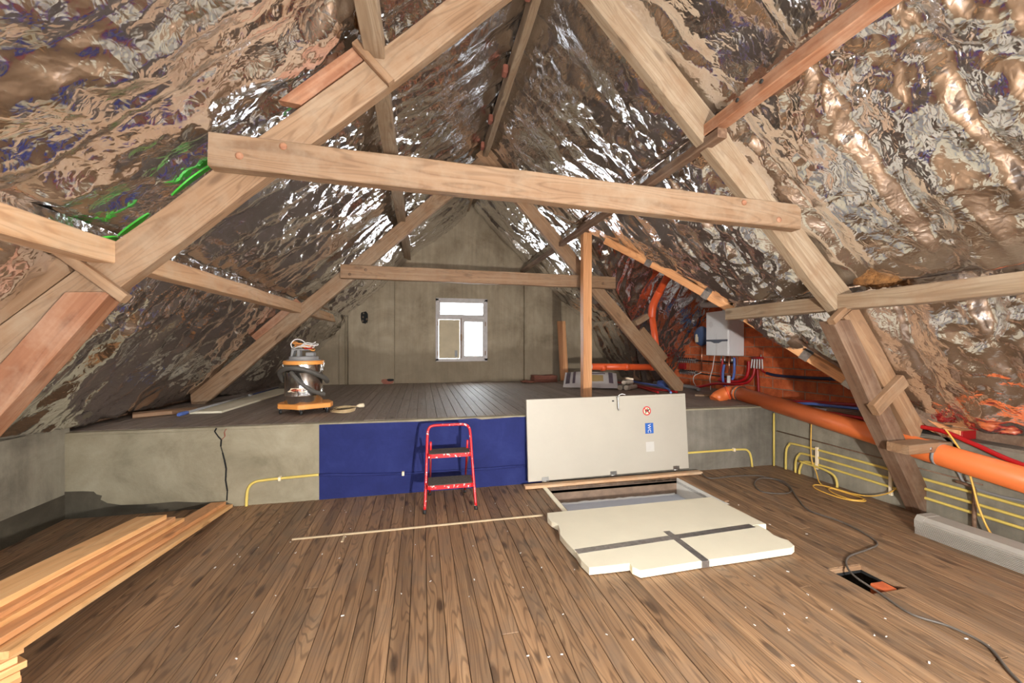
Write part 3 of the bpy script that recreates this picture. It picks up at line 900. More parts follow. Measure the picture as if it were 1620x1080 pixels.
YR = 6.0
rt = thing('roof_truss', 'smaller far roof truss of brown timbers standing on the platform', 'roof truss', (XRG, YR, ZP), 'roof trusses')
yr = YR + 0.045
beam('rafter', (1.06, yr, 4.43), (-2.93, yr, 0.745), 0.2, 0.09, 'beam', rt, cut1=0.8)
beam('rafter', (0.86, yr, 4.45), (4.30, yr, 0.75), 0.2, 0.09, 'beam_brown', rt, cut1=-0.8)
cb2 = beam('collar_beam', (-1.10, YR - 0.05, 2.54), (3.02, YR - 0.05, 2.52), 0.19, 0.09, 'beam_brown', rt, label='brown collar beam')
for (x_, z_) in ((-0.98, 2.50), (-0.77, 2.57), (2.80, 2.50)): bolt(cb2, (x_, YR - 0.096, z_), (0, -1, 0), 0.02, 'beam_dark')
beam('packer', (-1.65, yr, 2.12), (-2.2, yr, 1.60), 0.12, 0.06, 'beam_red', rt)
beam('packer', (3.55, yr + 0.02, 1.78), (4.0, yr + 0.02, 1.28), 0.14, 0.06, 'beam_brown', rt)
beam('cleat', (3.40, YR - 0.01, 1.88), (3.62, YR - 0.01, 2.00), 0.09, 0.12, 'beam', rt)

rb = beam('ridge_beam', (XRG, YN, 4.47), (XRG, YF, 4.44), 0.17, 0.075, 'beam_pale', None, side=(1, 0, 0), label='pale grey ridge beam along the roof peak', cat='beam')
for k, y_ in enumerate((3.15, 4.12, 5.05, 5.75, 8.1)):
    bm = BM(); box(bm, XRG - 0.10, XRG - 0.045, y_, y_ + 0.11, 4.38, 4.47, 0.012, M=None)
    obj('wedge_block', bm, 'terracotta', rb)

def purlin(p0, p1, wz, wx, mat, label):
    return beam('purlin', p0, p1, wz, wx, mat, None, side=(1, 0, 0), label=label, cat='purlin', group='purlins')
purlin((-1.90, YN, 2.05), (-1.63, YF - 0.25, 2.02), 0.13, 0.13, 'purlin', 'pale orange purlin low on the left slope, behind the truss rafters')
purlin((-0.31, YN, 3.50), (-0.29, YF, 3.34), 0.14, 0.12, 'beam_pale', 'pale purlin high on the left slope, passing behind the collar beam')
pr = purlin((2.16, YN, 3.20), (2.17, 2.78, 3.17), 0.09, 0.10, 'beam_red', 'orange purlin high on the right slope, nearest length')
purlin((2.16, 2.55, 3.075), (2.12, YF, 3.13), 0.07, 0.08, 'beam_dark', 'dark purlin high on the right slope running to the far gable')
for y_ in (2.15, 2.35): bolt(pr, (2.108, y_, 3.19), (-1, 0, 0), 0.014, 'dark')
purlin((3.50, YN, 1.90), (3.48, 3.98, 1.87), 0.13, 0.14, 'beam_pale', 'weathered purlin low on the right slope ending before the boiler')

# dormer valley boards and header
vb = thing('valley_rafter', 'orange valley board along the cut edge of the foil above the boiler', 'rafter', (3.4, 4.3, 1.0))
vp = [(2.46, 5.12, 3.02), (3.04, 4.62, 2.54), (3.66, 4.10, 1.97), (4.03, 3.42, 1.40), (4.30, 2.92, 0.98), (4.42, 2.52, 0.80)]
vpo = [Vector(p) + Vector((0.015, 0.03, -0.05)) for p in vp]
for a, b in zip(vpo, vpo[1:]):
    beam('board', a, b, 0.09, 0.04, 'pine_red', vb, side=(0.6, 0.6, 0.3), jit=0.002)
for k, (i_, t_) in enumerate(((0, 0.75), (1, 0.6), (2, 0.1), (2, 0.55), (2, 0.9), (3, 0.5), (4, 0.4))):
    p = vpo[i_].lerp(vpo[i_ + 1], t_); d = (vpo[i_ + 1] - vpo[i_])
    M, ln = frame_matrix(p, p + d, (0.6, 0.6, 0.3))
    bm = BM(); box(bm, -0.035, 0.05, -0.026, 0.026, -0.05, 0.052, 0.003, M=M)
    obj('silver_tape', bm, 'tape', vb)
beam('header_beam', (2.30, 5.60, 3.245), (2.78, 5.55, 3.2), 0.10, 0.12, 'beam_dark', None, side=(0, 1, 0), label='short dark header timber resting on the upright post', cat='beam')
beam('post', (2.39, 5.61, ZP), (2.39, 5.61, 3.19), 0.135, 0.12, 'pine_red', None, side=(0, 1, 0), label='upright orange pine post behind the open hatch door', cat='post', jit=0.002)

# insulation showing through gaps
def wool(name, c, size, seed, label):
    rr = random.Random(seed); bm = BM()
    for k in range(9):
        r = bmesh.ops.create_icosphere(bm, subdivisions=2, radius=1)
        M = Matrix.Translation(Vector(c) + Vector((rr.uniform(-1, 1) * size[0], rr.uniform(-1, 1) * size[1], rr.uniform(-1, 1) * size[2]))) @ Matrix.Diagonal((size[0] * rr.uniform(.4, .8), size[1] * rr.uniform(.3, .6), size[2] * rr.uniform(.5, .9), 1))
        for v in r['verts']: v.co = M @ (v.co * rr.uniform(0.85, 1.12))
    obj(name, bm, 'wool', None, smooth=True, label=label, cat='insulation')
wool('insulation_wool', (3.60, 2.42, 2.05), (0.05, 0.22, 0.06), 1, 'torn brown insulation wool above the low right purlin')
wool('insulation_wool', (-0.42, 2.42, 3.62), (0.05, 0.24, 0.10), 2, 'brown insulation wool hanging by the high left purlin')

# green tape on the left slope
def ribbon(pts, wd, nrm, mat, label, group):
    P = [p + GO for p in smooth_path(pts, 6)]; bm = BM(); prev = None; n = len(P)
    nn = Vector(nrm).normalized()
    for i_, p in enumerate(P):
        t = (P[min(i_ + 1, n - 1)] - P[max(i_ - 1, 0)]).normalized(); s = t.cross(nn).normalized()
        w_ = wd * (0.35 + 0.65 * math.sin(PI * (i_ + 0.5) / n)) / 2
        cur = [bm.verts.new(p + s * w_ + nn * 0.001), bm.verts.new(p - s * w_ + nn * 0.012), bm.verts.new(p - s * w_), bm.verts.new(p + s * w_ - nn * 0.002)]
        if prev:
            for k in range(4): bm.faces.new((prev[k], prev[(k + 1) % 4], cur[(k + 1) % 4], cur[k]))
        else: bm.faces.new(cur)
        prev = cur
    bm.faces.new(list(reversed(prev)))
    bmesh.ops.recalc_face_normals(bm, faces=bm.faces)
    obj('green_tape', bm, mat, None, label=label, cat='tape', group=group)
gn = (0.69, -0.2, -0.69)
GO = Vector((0.69, 0, -0.69)) * 0.085
G = 'green tape strips on the left slope'
ribbon([(-2.02, 2.86, 2.13), (-1.95, 2.88, 2.18), (-1.86, 2.9, 2.22)], 0.085, gn, 'green', 'bright green tape scrap beside the low left purlin', G)
ribbon([(-1.86, 2.9, 2.23), (-1.78, 2.9, 2.30), (-1.70, 2.9, 2.38)], 0.045, gn, 'green', 'short green tape strip just above the green scrap', G)
ribbon([(-1.58, 2.9, 2.50), (-1.45, 2.9, 2.63), (-1.30, 2.9, 2.76)], 0.04, gn, 'green', 'green tape strip left of the collar beam end', G)
ribbon([(-0.98, 2.9, 3.06), (-0.88, 2.9, 3.14), (-0.76, 2.9, 3.25)], 0.05, gn, 'green', 'highest green tape strip beside the rafter packer', G)

# ------------------------------------------------------------------ far window
wn = thing('window_1', 'small casement window in the far gable, one pane boarded up', None, ((WX0 + WX1) / 2, YF, WZ0), kind='structure')
y0, y1 = YF - 0.03, YF + 0.05
fr = BM(); f_ = 0.05
box(fr, WX0 - 0.012, WX0 + f_, y0, y1, WZ0, WZ1, 0.004); box(fr, WX1 - f_, WX1 + 0.012, y0, y1, WZ0, WZ1, 0.004)
box(fr, WX0 - 0.012, WX1 + 0.012, y0, y1, WZ1 - f_, WZ1 + 0.012, 0.004); box(fr, WX0 - 0.012, WX1 + 0.012, y0, y1, WZ0 - 0.012, WZ0 + f_, 0.004)
obj('window_frame', fr, 'frame_paint', wn)
TZ = 2.10; MX = 0.80
obj('transom', bx(WX0 + f_, WX1 - f_, y0 - 0.006, y1, TZ - 0.035, TZ + 0.03, 0.004), 'frame_paint', wn)
obj('mullion', bx(MX - 0.03, MX + 0.03, y0 - 0.008, y1, WZ0 + f_, TZ - 0.035, 0.004), 'frame_paint', wn)
def sash(xa, xb, za, zb, wd, nm='sash'):
    b_ = BM()
    box(b_, xa, xa + wd, y0 + 0.008, y1 - 0.01, za, zb, 0.003); box(b_, xb - wd, xb, y0 + 0.008, y1 - 0.01, za, zb, 0.003)
    box(b_, xa + wd, xb - wd, y0 + 0.008, y1 - 0.01, zb - wd, zb, 0.003); box(b_, xa + wd, xb - wd, y0 + 0.008, y1 - 0.01, za, za + wd * 1.2, 0.003)
    s_ = obj(nm, b_, 'frame_paint', wn)
    obj('pane', bx(xa + wd, xb - wd, y1 - 0.03, y1 - 0.026, za + wd, zb - wd), 'glass', s_)
    return s_
sash(WX0 + f_, WX1 - f_, TZ + 0.03, WZ1 - f_, 0.035)
sr_ = sash(MX + 0.03, WX1 - f_, WZ0 + f_, TZ - 0.035, 0.045)
sl_ = obj('boarded_pane', bx(WX0 + f_ + 0.004, MX - 0.034, y0 - 0.002, y0 + 0.02, WZ0 + f_ + 0.004, TZ - 0.04, 0.003), 'board_beige', wn, label='beige board covering the lower left pane')
obj('tape_scrap', bx(0.665, 0.72, y0 - 0.004, y0 - 0.002, 1.28, 1.42), 'grey_plastic', sl_)
obj('espagnolette', tb([(MX, y0 - 0.018, WZ0 + 0.06), (MX, y0 - 0.018, TZ)], 0.007, 6), 'beam_brown', wn)
b_ = BM(); box(b_, MX - 0.014, MX + 0.014, y0 - 0.04, y0 - 0.006, 1.62, 1.76, 0.006); obj('handle', b_, 'beam_brown', wn)
for xx in (WX0 + 0.035, WX1 - 0.035):
    for zz in (1.36, 1.98):
        obj('hinge', tb([(xx, y0 - 0.008, zz - 0.045), (xx, y0 - 0.008, zz + 0.045)], 0.009, 6), 'beam_brown', wn)

# ------------------------------------------------------------------ stair hatch
hx = thing('stair_hatch', 'open stair hatch in the floor with lined sides', 'hatch', ((OX0 + OX1) / 2, (OY0 + OY1) / 2, -0.6))
D0 = -0.62
obj('lining', bx(OX0, OX1, OY1, OY1 + 0.03, D0, -0.001), 'paper_brown', hx, label='brown papered far side of the opening')
obj('lining', bx(OX1, OX1 + 0.02, OY0, OY1, D0, -0.001), 'shaft_white', hx, label='white board side of the opening')
obj('lining', bx(OX0 - 0.02, OX0, OY0, OY1, D0, -0.001), 'beam_dark', hx)
obj('lining', bx(OX0, OX1, OY0 - 0.02, OY0, D0, -0.032), 'shaft_white', hx)
bm = BM(); box(bm, OX0, OX1, OY0, OY1, -0.215, -0.185)
obj('infill_panel', bm, 'shaft_blue', hx, label='pale grey panel closing the stairwell below')
bm = BM(); rr = random.Random(4)
pts = [(OX0 + 0.03 + (OX1 - OX0 - 0.06) * k / 30, OY1 - 0.006 + rr.uniform(-.004, .004), -0.182 + rr.uniform(-.004, .004)) for k in range(31)]
obj('foam_bead', tb(pts, 0.014, 6), 'white', hx, label='white sealant bead')
beam('trim', (OX0 - 0.035, OY0 + 0.05, 0.006), (OX0 - 0.035, OY1, 0.006), 0.012, 0.05, 'foam_edge', hx, side=(1, 0, 0), jit=0.001)
beam('trim', (OX1 + 0.03, OY0 + 0.05, 0.006), (OX1 + 0.03, OY1, 0.006), 0.012, 0.05, 'beam_brown', hx, side=(1, 0, 0), jit=0.001)

hb = beam('hinge_board', (1.05, 4.10, 0.021), (3.20, 4.135, 0.021), 0.03, 0.085, 'purlin', None, side=(0, 1, 0), label='pine board along the foot of the open hatch door', cat='board', jit=0.002)

# hatch door, open and leaning on the platform edge
hd = thing('hatch_door', 'cream hatch door standing open on its long side against the platform', 'door', (2.07, 4.13, 0.05))
DM, dl = frame_matrix((1.10, 4.125, 0.058), (3.06, 4.15, 0.072), (0, 0.06, 0.87))
# local: x along, y up the leaf, z towards viewer(-Y)
dz = 1 if (DM.to_3x3() @ Vector((0, 0, 1))).y < 0 else -1
DH, DT = 0.872, 0.036
leaf = obj('door_leaf', bx(0, dl, 0, DH, -DT, 0, 0.003), 'white_paint', hd, DM if dz > 0 else DM @ Matrix.Rotation(0, 4, 'X'))
def on_door(bm, nm, mat, par=None, **k): return obj(nm, bm, mat, par or hd, DM, **k)
Z0 = 0.0 if dz > 0 else -DT
def zz(a, b): return (Z0 + a, Z0 + b) if dz > 0 else (Z0 - b, Z0 - a)
def dbox(x0, x1, y0, y1, a, b, bev=0.0): z0_, z1_ = zz(a, b); return bx(x0, x1, y0, y1, z0_, z1_, bev)
def ring(cx, cy, r0, r1, a, b, seg=32):
    bm = BM(); z0_, z1_ = zz(a, b)
    V = [[bm.verts.new((cx + r * math.cos(2 * PI * k / seg), cy + r * math.sin(2 * PI * k / seg), z)) for k in range(seg)] for r, z in ((r0, z1_), (r1, z1_), (r1, z0_), (r0, z0_))]
    for A, B in zip(V, V[1:] + V[:1]):
        for k in range(seg): bm.faces.new((A[k], A[(k + 1) % seg], B[(k + 1) % seg], B[k]))
    bmesh.ops.recalc_face_normals(bm, faces=bm.faces); return bm
def disc(cx, cy, r, a, b, seg=32):
    bm = BM(); z0_, z1_ = zz(a, b); prism(bm, [(cx + r * math.cos(2 * PI * k / seg), cy + r * math.sin(2 * PI * k / seg)) for k in range(seg)], z0_, z1_); return bm
SX = 1.44
pr_ = on_door(disc(SX, 0.69, 0.050, 0, 0.0012), 'prohibition_sign', 'ivory', label='round red-rimmed prohibition sticker with a black figure')
on_door(ring(SX, 0.69, 0.040, 0.052, 0.0008, 0.0024), 'rim', 'sticker_red', pr_)
bm = BM(); z0_, z1_ = zz(0.0012, 0.0026)
box(bm, -0.046, 0.046, -0.005, 0.005, z0_, z1_, 0, Matrix.Translation((SX, 0.69, 0)) @ Matrix.Rotation(PI / 4 * 3, 4, 'Z')); on_door(bm, 'bar', 'sticker_red', pr_)
bm = BM(); z0_, z1_ = zz(0.0010, 0.0020)
T_ = Matrix.Translation((SX, 0.69, 0)) @ Matrix.Diagonal((1.3, 1.3, 1, 1))
for (a_, b_, r_) in (((-0.004, 0.004), (0.012, -0.002), 0.006), ((0.0, 0.004), (-0.018, 0.018), 0.0045), ((0.004, 0.002), (0.006, 0.024), 0.0045), ((0.010, 0), (0.026, 0.014), 0.005), ((0.010, 0), (0.022, -0.022), 0.005), ((-0.004, -0.002), (-0.014, -0.022), 0.0045)):
    dx, dy = b_[0] - a_[0], b_[1] - a_[1]; ln = math.hypot(dx, dy)
    box(bm, 0, ln, -r_, r_, z0_, z1_, 0, T_ @ Matrix.Translation((a_[0], a_[1], 0)) @ Matrix.Rotation(math.atan2(dy, dx), 4, 'Z'))
prism(bm, [(SX - 0.017 + 0.009 * math.cos(2 * PI * k / 12), 0.69 + 0.002 + 0.009 * math.sin(2 * PI * k / 12)) for k in range(12)], z0_, z1_)
on_door(bm, 'figure', 'ink', pr_)
wc = on_door(dbox(SX - 0.03, SX + 0.075, 0.43, 0.55, 0, 0.0012), 'wc_sticker', 'sticker_blue', label='blue sticker with white letters WC turned sideways')
bm = text_mesh('WC', 0.058, 0.0008)
xs = [v.co.x for v in bm.verts]; ys = [v.co.y for v in bm.verts]
bmesh.ops.translate(bm, verts=bm.verts, vec=(-(min(xs) + max(xs)) / 2, -(min(ys) + max(ys)) / 2, 0))
bm.transform(Matrix.Translation((SX + 0.022, 0.49, zz(0.0022, 0.0022)[0])) @ (Matrix.Rotation(-PI / 2, 4, 'Z') if dz > 0 else Matrix.Rotation(PI, 4, 'Y') @ Matrix.Rotation(PI / 2, 4, 'Z')))
on_door(bm, 'letters', 'white', wc)
on_door(dbox(SX - 0.03, SX + 0.075, 0.225, 0.335, 0, 0.0012), 'blank_sticker', 'sticker_pale', label='blank white square sticker')
lk = on_door(dbox(0.97, 1.13, 0.795, 0.845, 0, 0.003, 0.001), 'lock_plate', 'white_paint', label='painted lock plate with handle')
on_door(dbox(1.005, 1.03, 0.812, 0.828, 0.002, 0.004), 'keyhole', 'ink', lk)
z0_, _z = zz(0.03, 0.03)
bm = BM(); tube(bm, smooth_path([(1.065, 0.86, zz(0.004, 0)[0]), (1.065, 0.865, z0_), (1.067, 0.80, z0_), (1.068, 0.74, z0_), (1.075, 0.715, z0_)], 6), 0.009, 8)
on_door(bm, 'handle', 'steel_dull', lk)
bm = BM(); tube(bm, smooth_path([(1.065, 0.865, z0_), (1.09, 0.885, zz(0.02, 0)[0]), (1.13, 0.895, zz(0.01, 0)[0]), (1.17, 0.885, zz(0.01, 0)[0])], 6), 0.005, 6)
on_door(bm, 'latch_hook', 'white', lk)
for hx_ in (0.19, 0.99, 1.79):
    bm = BM(); z0_, z1_ = zz(0.0, 0.004); box(bm, hx_ - 0.04, hx_ + 0.04, -0.008, 0.04, z0_, z1_, 0.001)
    tube(bm, [(hx_ - 0.04, -0.004, zz(0.006, 0)[0]), (hx_ + 0.04, -0.004, zz(0.006, 0)[0])], 0.007, 8)
    on_door(bm, 'hinge', 'steel_dull')
on_door(dbox(1.30, dl - 0.04, 0.842, 0.8435, 0, 0.0006), 'scratch', 'beam_brown')

# ------------------------------------------------------------------ foam insulation boards on the floor
fb = thing('foam_board', 'cream rigid foam board of three taped pieces lying over the hatch edge', 'insulation board', (1.85, 2.85, 0))
def foam(pts, nm='panel'):
    bm = BM(); prism(bm, pts, 0.006, 0.055, 1)
    es = [e for e in bm.edges if abs(e.verts[0].co.z - e.verts[1].co.z) < 1e-5]
    bmesh.ops.bevel(bm, geom=es, offset=0.003, segments=1, affect='EDGES')
    return obj(nm, bm, ['foam', 'foam_edge'], fb)
foam([(1.06, 3.34), (1.035, 3.25), (1.045, 3.17), (1.075, 3.10), (1.06, 3.02), (1.035, 2.94), (1.04, 2.80), (1.055, 2.665), (1.86, 2.71), (2.66, 2.745), (2.735, 2.74), (2.73, 3.0), (2.72, 3.35), (1.9, 3.345)])
foam([(1.056, 2.657), (1.05, 2.55), (1.065, 2.45), (1.21, 2.443), (1.35, 2.44), (1.345, 2.40), (1.375, 2.345), (1.86, 2.363), (1.862, 2.703)])
foam([(1.868, 2.703), (1.866, 2.363), (2.2, 2.366), (2.59, 2.375), (2.64, 2.40), (2.67, 2.475), (2.645, 2.515), (2.635, 2.57), (2.655, 2.64), (2.655, 2.737)])
def strip(p0, p1, wd, z, nm, mat, par, th=0.0012):
    M, ln = frame_matrix((p0[0], p0[1], z), (p1[0], p1[1], z), (0, 1, 0) if abs(p1[0] - p0[0]) > abs(p1[1] - p0[1]) else (1, 0, 0))
    bm = BM(); box(bm, 0, ln, -wd / 2, wd / 2, -th / 2, th / 2, 0, M); return obj(nm, bm, mat, par)
strip((1.06, 2.662), (2.60, 2.738), 0.062, 0.0558, 'tape', 'tape', fb)
strip((1.865, 2.80), (1.864, 2.36), 0.055, 0.0566, 'tape', 'tape', fb)
bm = BM(); box(bm, 1.835, 1.893, 2.352, 2.362, 0.012, 0.056, 0.001); obj('tape', bm, 'tape', fb)

# ------------------------------------------------------------------ small hole in the floor
fh = thing('floor_hole', 'small rectangular hole cut in the floor boards on the right', 'hole', ((HX0 + HX1) / 2, (HY0 + HY1) / 2, -0.3))
bm = BM()
box(bm, HX0 - 0.25, HX1 + 0.25, HY0 - 0.2, HY1 + 0.3, -0.32, -0.30); box(bm, HX0 - 0.27, HX0 - 0.25, HY0 - 0.2, HY1 + 0.3, -0.3, -0.06)
box(bm, HX1 + 0.25, HX1 + 0.27, HY0 - 0.2, HY1 + 0.3, -0.3, -0.06); box(bm, HX0 - 0.25, HX1 + 0.25, HY1 + 0.3, HY1 + 0.32, -0.3, -0.06); box(bm, HX0 - 0.25, HX1 + 0.25, HY0 - 0.22, HY0 - 0.2, -0.3, -0.06)
obj('cavity', bm, 'rubble', fh)
for (a_, b_) in (((HX0, HY1 - 0.004), (HX1, HY1 - 0.004)), ((HX1 - 0.004, HY0), (HX1 - 0.004, HY1))):
    strip(a_, b_, 0.008, -0.02, 'cut_edge', 'beam_brown', fh, 0.03)
hole_brick = obj('brick', bx(2.80, 2.90, 1.925, 2.01, -0.2, -0.014, 0.004), 'brick', None, label='orange brick piece standing in the floor hole', cat='brick')
beam('wood_offcut', (2.68, 2.02, -0.13), (2.80, 2.13, -0.13), 0.06, 0.07, 'pine', None, side=(-0.5, 0.5, 0), label='wooden offcut lying in the floor hole', cat='wood')

# ------------------------------------------------------------------ step stool
st = thing('step_stool', 'red two-step folding stool with chipped paint in front of the blue wall', 'step stool', (0.25, 3.88, 0))
bm = BM()
hp = [(0.022, 3.69, 0.03), (0.032, 3.745, 0.25), (0.040, 3.80, 0.45), (0.048, 3.865, 0.66), (0.062, 3.885, 0.725), (0.11, 3.893, 0.748),
      (0.25, 3.893, 0.749), (0.39, 3.893, 0.747), (0.437, 3.885, 0.722), (0.452, 3.862, 0.66), (0.460, 3.80, 0.45), (0.470, 3.745, 0.25), (0.482, 3.685, 0.03)]
tube(bm, smooth_path(hp, 5), 0.0125, 10)
obj('front_frame', bm, 'red_chip', st, label='red hoop frame with chipped paint')
for xx, xt in ((0.075, 0.078), (0.428, 0.425)):
    l_ = obj('leg', tb([(xt, 3.86, 0.60), (xt, 3.90, 0.50), (xx, 4.13, 0.025)], 0.010, 8), 'red', st)
    obj('rubber_foot', tb([(xx, 4.122, 0.034), (xx, 4.137, 0.0)], 0.013, 8), 'dark', l_)
    obj('brace', tb([(xx, 3.80, 0.49), (xx, 4.07, 0.15)], 0.004, 6), 'steel_dull', st)
for p, q in (((0.022, 3.69, 0.035), (0.0205, 3.682, 0.0)), ((0.482, 3.685, 0.035), (0.4835, 3.677, 0.0))):
    obj('rubber_foot', tb([p, q], 0.0155, 10), 'dark', st)
def step(xa, xb, ya, yb, z):
    bm = BM(); c = 0.03
    pts = [(xa + c, ya), (xb - c, ya), (xb - 0.006, ya + 0.012), (xb, ya + c), (xb, yb), (xa, yb), (xa, ya + c), (xa + 0.006, ya + 0.012)]
    prism(bm, pts, z - 0.036, z - 0.002)
    s_ = obj('step', bm, 'red_chip', st, label='red rimmed tread with worn grey mat')
    bm = BM(); prism(bm, [(x_ + (0.012 if x_ < (xa + xb) / 2 else -0.012), y_ + (0.010 if y_ < (ya + yb) / 2 else -0.008)) for x_, y_ in pts], z - 0.004, z + 0.003)
    obj('tread_mat', bm, 'mat_grey', s_)
step(0.05, 0.448, 3.735, 3.935, 0.515)
step(0.04, 0.462, 3.635, 3.875, 0.262)
obj('cross_bar', tb([(0.075, 4.06, 0.17), (0.428, 4.06, 0.17)], 0.006, 6), 'red', st)

# ------------------------------------------------------------------ vacuum cleaner
VC = Vector((-1.315, 4.98, ZP))
vc = thing('vacuum_cleaner', 'steel drum vacuum cleaner with orange base and coiled grey hose on the platform', 'vacuum cleaner', VC)
def V(x, y, z): return (VC.x + x, VC.y + y, VC.z + z)
bm = BM(); prism(bm, [(VC.x + a, VC.y + b) for a, b in ((-0.27, -0.02), (-0.24, -0.10), (0.0, -0.235), (0.06, -0.225), (0.30, -0.08), (0.30, 0.05), (0.22, 0.22), (-0.2, 0.22), (-0.27, 0.08))], VC.z + 0.062, VC.z + 0.115)
bmesh.ops.bevel(bm, geom=list(bm.edges), offset=0.006, segments=1, affect='EDGES')
obj('base', bm, 'orange_plastic', vc, label='orange wheeled base')
for cx, cy in ((-0.225, -0.06), (0.02, -0.19), (0.25, -0.04), (-0.18, 0.17), (0.18, 0.17)):
    M = Matrix.Translation(V(cx, cy, 0.027)) @ Matrix.Rotation(0.5, 4, 'Z') @ Matrix.Rotation(PI / 2, 4, 'Y')
    bm = BM(); lathe(bm, [(0, -0.013), (0.022, -0.013), (0.027, -0.009), (0.027, 0.009), (0.022, 0.013), (0, 0.013)], 16, M=M)
    cs = obj('caster', bm, 'dark', vc)
    bm = BM(); box(bm, VC.x + cx - 0.018, VC.x + cx + 0.018, VC.y + cy - 0.012, VC.y + cy + 0.012, VC.z + 0.034, VC.z + 0.064, 0.003); obj('fork', bm, 'steel', cs)
VR = 0.195
bm = BM(); lathe(bm, [(0, 0.112), (VR * 0.97, 0.112), (VR, 0.122), (VR, 0.20), (VR + 0.004, 0.205), (VR, 0.21), (VR, 0.46), (VR + 0.004, 0.466), (VR, 0.472), (VR, 0.555), (0, 0.555)], 48, c=VC)
obj('drum', bm, 'steel', vc, smooth=True, label='shiny stainless drum')
bm = BM(); lathe(bm, [(VR - 0.01, 0.55), (VR + 0.014, 0.55), (VR + 0.016, 0.565), (VR + 0.016, 0.585), (VR + 0.008, 0.592), (0, 0.592)], 48, c=VC)
obj('rim', bm, 'orange_plastic', vc, smooth=True, label='orange rim')
bm = BM(); lathe(bm, [(0, 0.590), (VR - 0.02, 0.590), (VR - 0.022, 0.60), (0.15, 0.605), (0.152, 0.632), (0.145, 0.64), (0, 0.64)], 40, c=VC)
hd_ = obj('motor_head', bm, 'grey_plastic', vc, smooth=True, label='grey motor head')
bm = BM()
prism(bm, [(-0.125, 0.638), (-0.105, 0.638), (-0.085, 0.715), (-0.115, 0.715)], -0.05, 0.05, M=Matrix(((1, 0, 0, VC.x), (0, 0, -1, VC.y), (0, 1, 0, VC.z), (0, 0, 0, 1))))
box(bm, *(VC.x - 0.06, VC.x - 0.03), VC.y - 0.05, VC.y + 0.05, VC.z + 0.638, VC.z + 0.71, 0.004)
box(bm, VC.x + 0.03, VC.x + 0.115, VC.y - 0.06, VC.y + 0.06, VC.z + 0.638, VC.z + 0.685, 0.008)
box(bm, VC.x - 0.12, VC.x + 0.06, VC.y - 0.045, VC.y + 0.045, VC.z + 0.705, VC.z + 0.725, 0.006)
obj('carry_handle', bm, 'grey_plastic', hd_)
rr = random.Random(12)
cw = BM(); cn = BM(); crd = BM()
for k in range(6):
    c0 = (VC.x + rr.uniform(-0.03, 0.05), VC.y + rr.uniform(-0.02, 0.02), VC.z + 0.735 + k * 0.009)
    a_, b_ = rr.uniform(0.07, 0.12), rr.uniform(0.05, 0.09); tl = rr.uniform(-0.25, 0.25)
    pts = [(c0[0] + a_ * math.cos(t), c0[1] + b_ * math.sin(t), c0[2] + tl * a_ * math.cos(t) + 0.01 * math.sin(3 * t)) for t in np.linspace(0, 2 * PI, 24, endpoint=False)]
    tube(cw if k % 2 else cn, pts, 0.006, 6, closed=True)
tube(cw, smooth_path([V(-0.12, 0, 0.73), V(-0.135, 0, 0.78), V(-0.09, 0, 0.83), V(-0.02, 0, 0.82), V(0.03, 0, 0.77)], 6), 0.006, 6)
tube(crd, smooth_path([V(0.02, -0.07, 0.725), V(0.07, -0.08, 0.73), V(0.1, -0.06, 0.735)], 5), 0.008, 6)
cc = obj('coiled_cord', cw, 'white', vc, label='tangle of pale and orange cords on the motor head'); obj('orange_cord', cn, 'orange_plastic', cc); obj('red_cord', crd, 'red_hose', cc)
for sx in (-1, 1):
    bm = BM(); tube(bm, smooth_path([V(sx * (VR + 0.004), -0.02, 0.585), V(sx * (VR + 0.02), -0.02, 0.56), V(sx * (VR + 0.014), -0.02, 0.52), V(sx * (VR + 0.004), -0.02, 0.505)], 5), 0.006, 6)
    box(bm, VC.x + sx * (VR + 0.008) - 0.012, VC.x + sx * (VR + 0.008) + 0.012, VC.y - 0.035, VC.y - 0.005, VC.z + 0.475, VC.z + 0.515, 0.003)
    obj('clamp', bm, 'steel', vc)
def cyl(a, r, z): return V(r * math.sin(a), -r * math.cos(a), z)
HR = VR + 0.03
hose = [cyl(-1.75, HR, 0.36), cyl(-1.6, HR + .01, 0.40), cyl(-1.25, HR + .012, 0.46), cyl(-0.7, HR, 0.505), cyl(-0.1, HR, 0.515), cyl(0.5, HR, 0.48), cyl(1.0, HR, 0.43), cyl(1.4, HR + .012, 0.385), cyl(1.75, HR + .015, 0.345)]
hp_ = smooth_path(hose, 12)
ho = obj('hose', tb(hp_, 0.026, 12, rfun=lambda t: 0.026 + 0.0018 * math.sin(t * 330)), 'hose_grey', vc, label='dark grey ribbed suction hose')
hose2 = [cyl(-0.35, HR - .004, 0.47), cyl(-0.15, HR + .012, 0.43), cyl(0.1, HR + .01, 0.36), cyl(0.4, HR, 0.30), cyl(0.75, HR, 0.25), cyl(1.05, HR + .01, 0.225), cyl(1.2, HR + 0.03, 0.215)]
obj('hose_end', tb(smooth_path(hose2, 10), 0.023, 12, rfun=lambda t: 0.023 + 0.0015 * math.sin(t * 260)), 'hose_grey', ho)
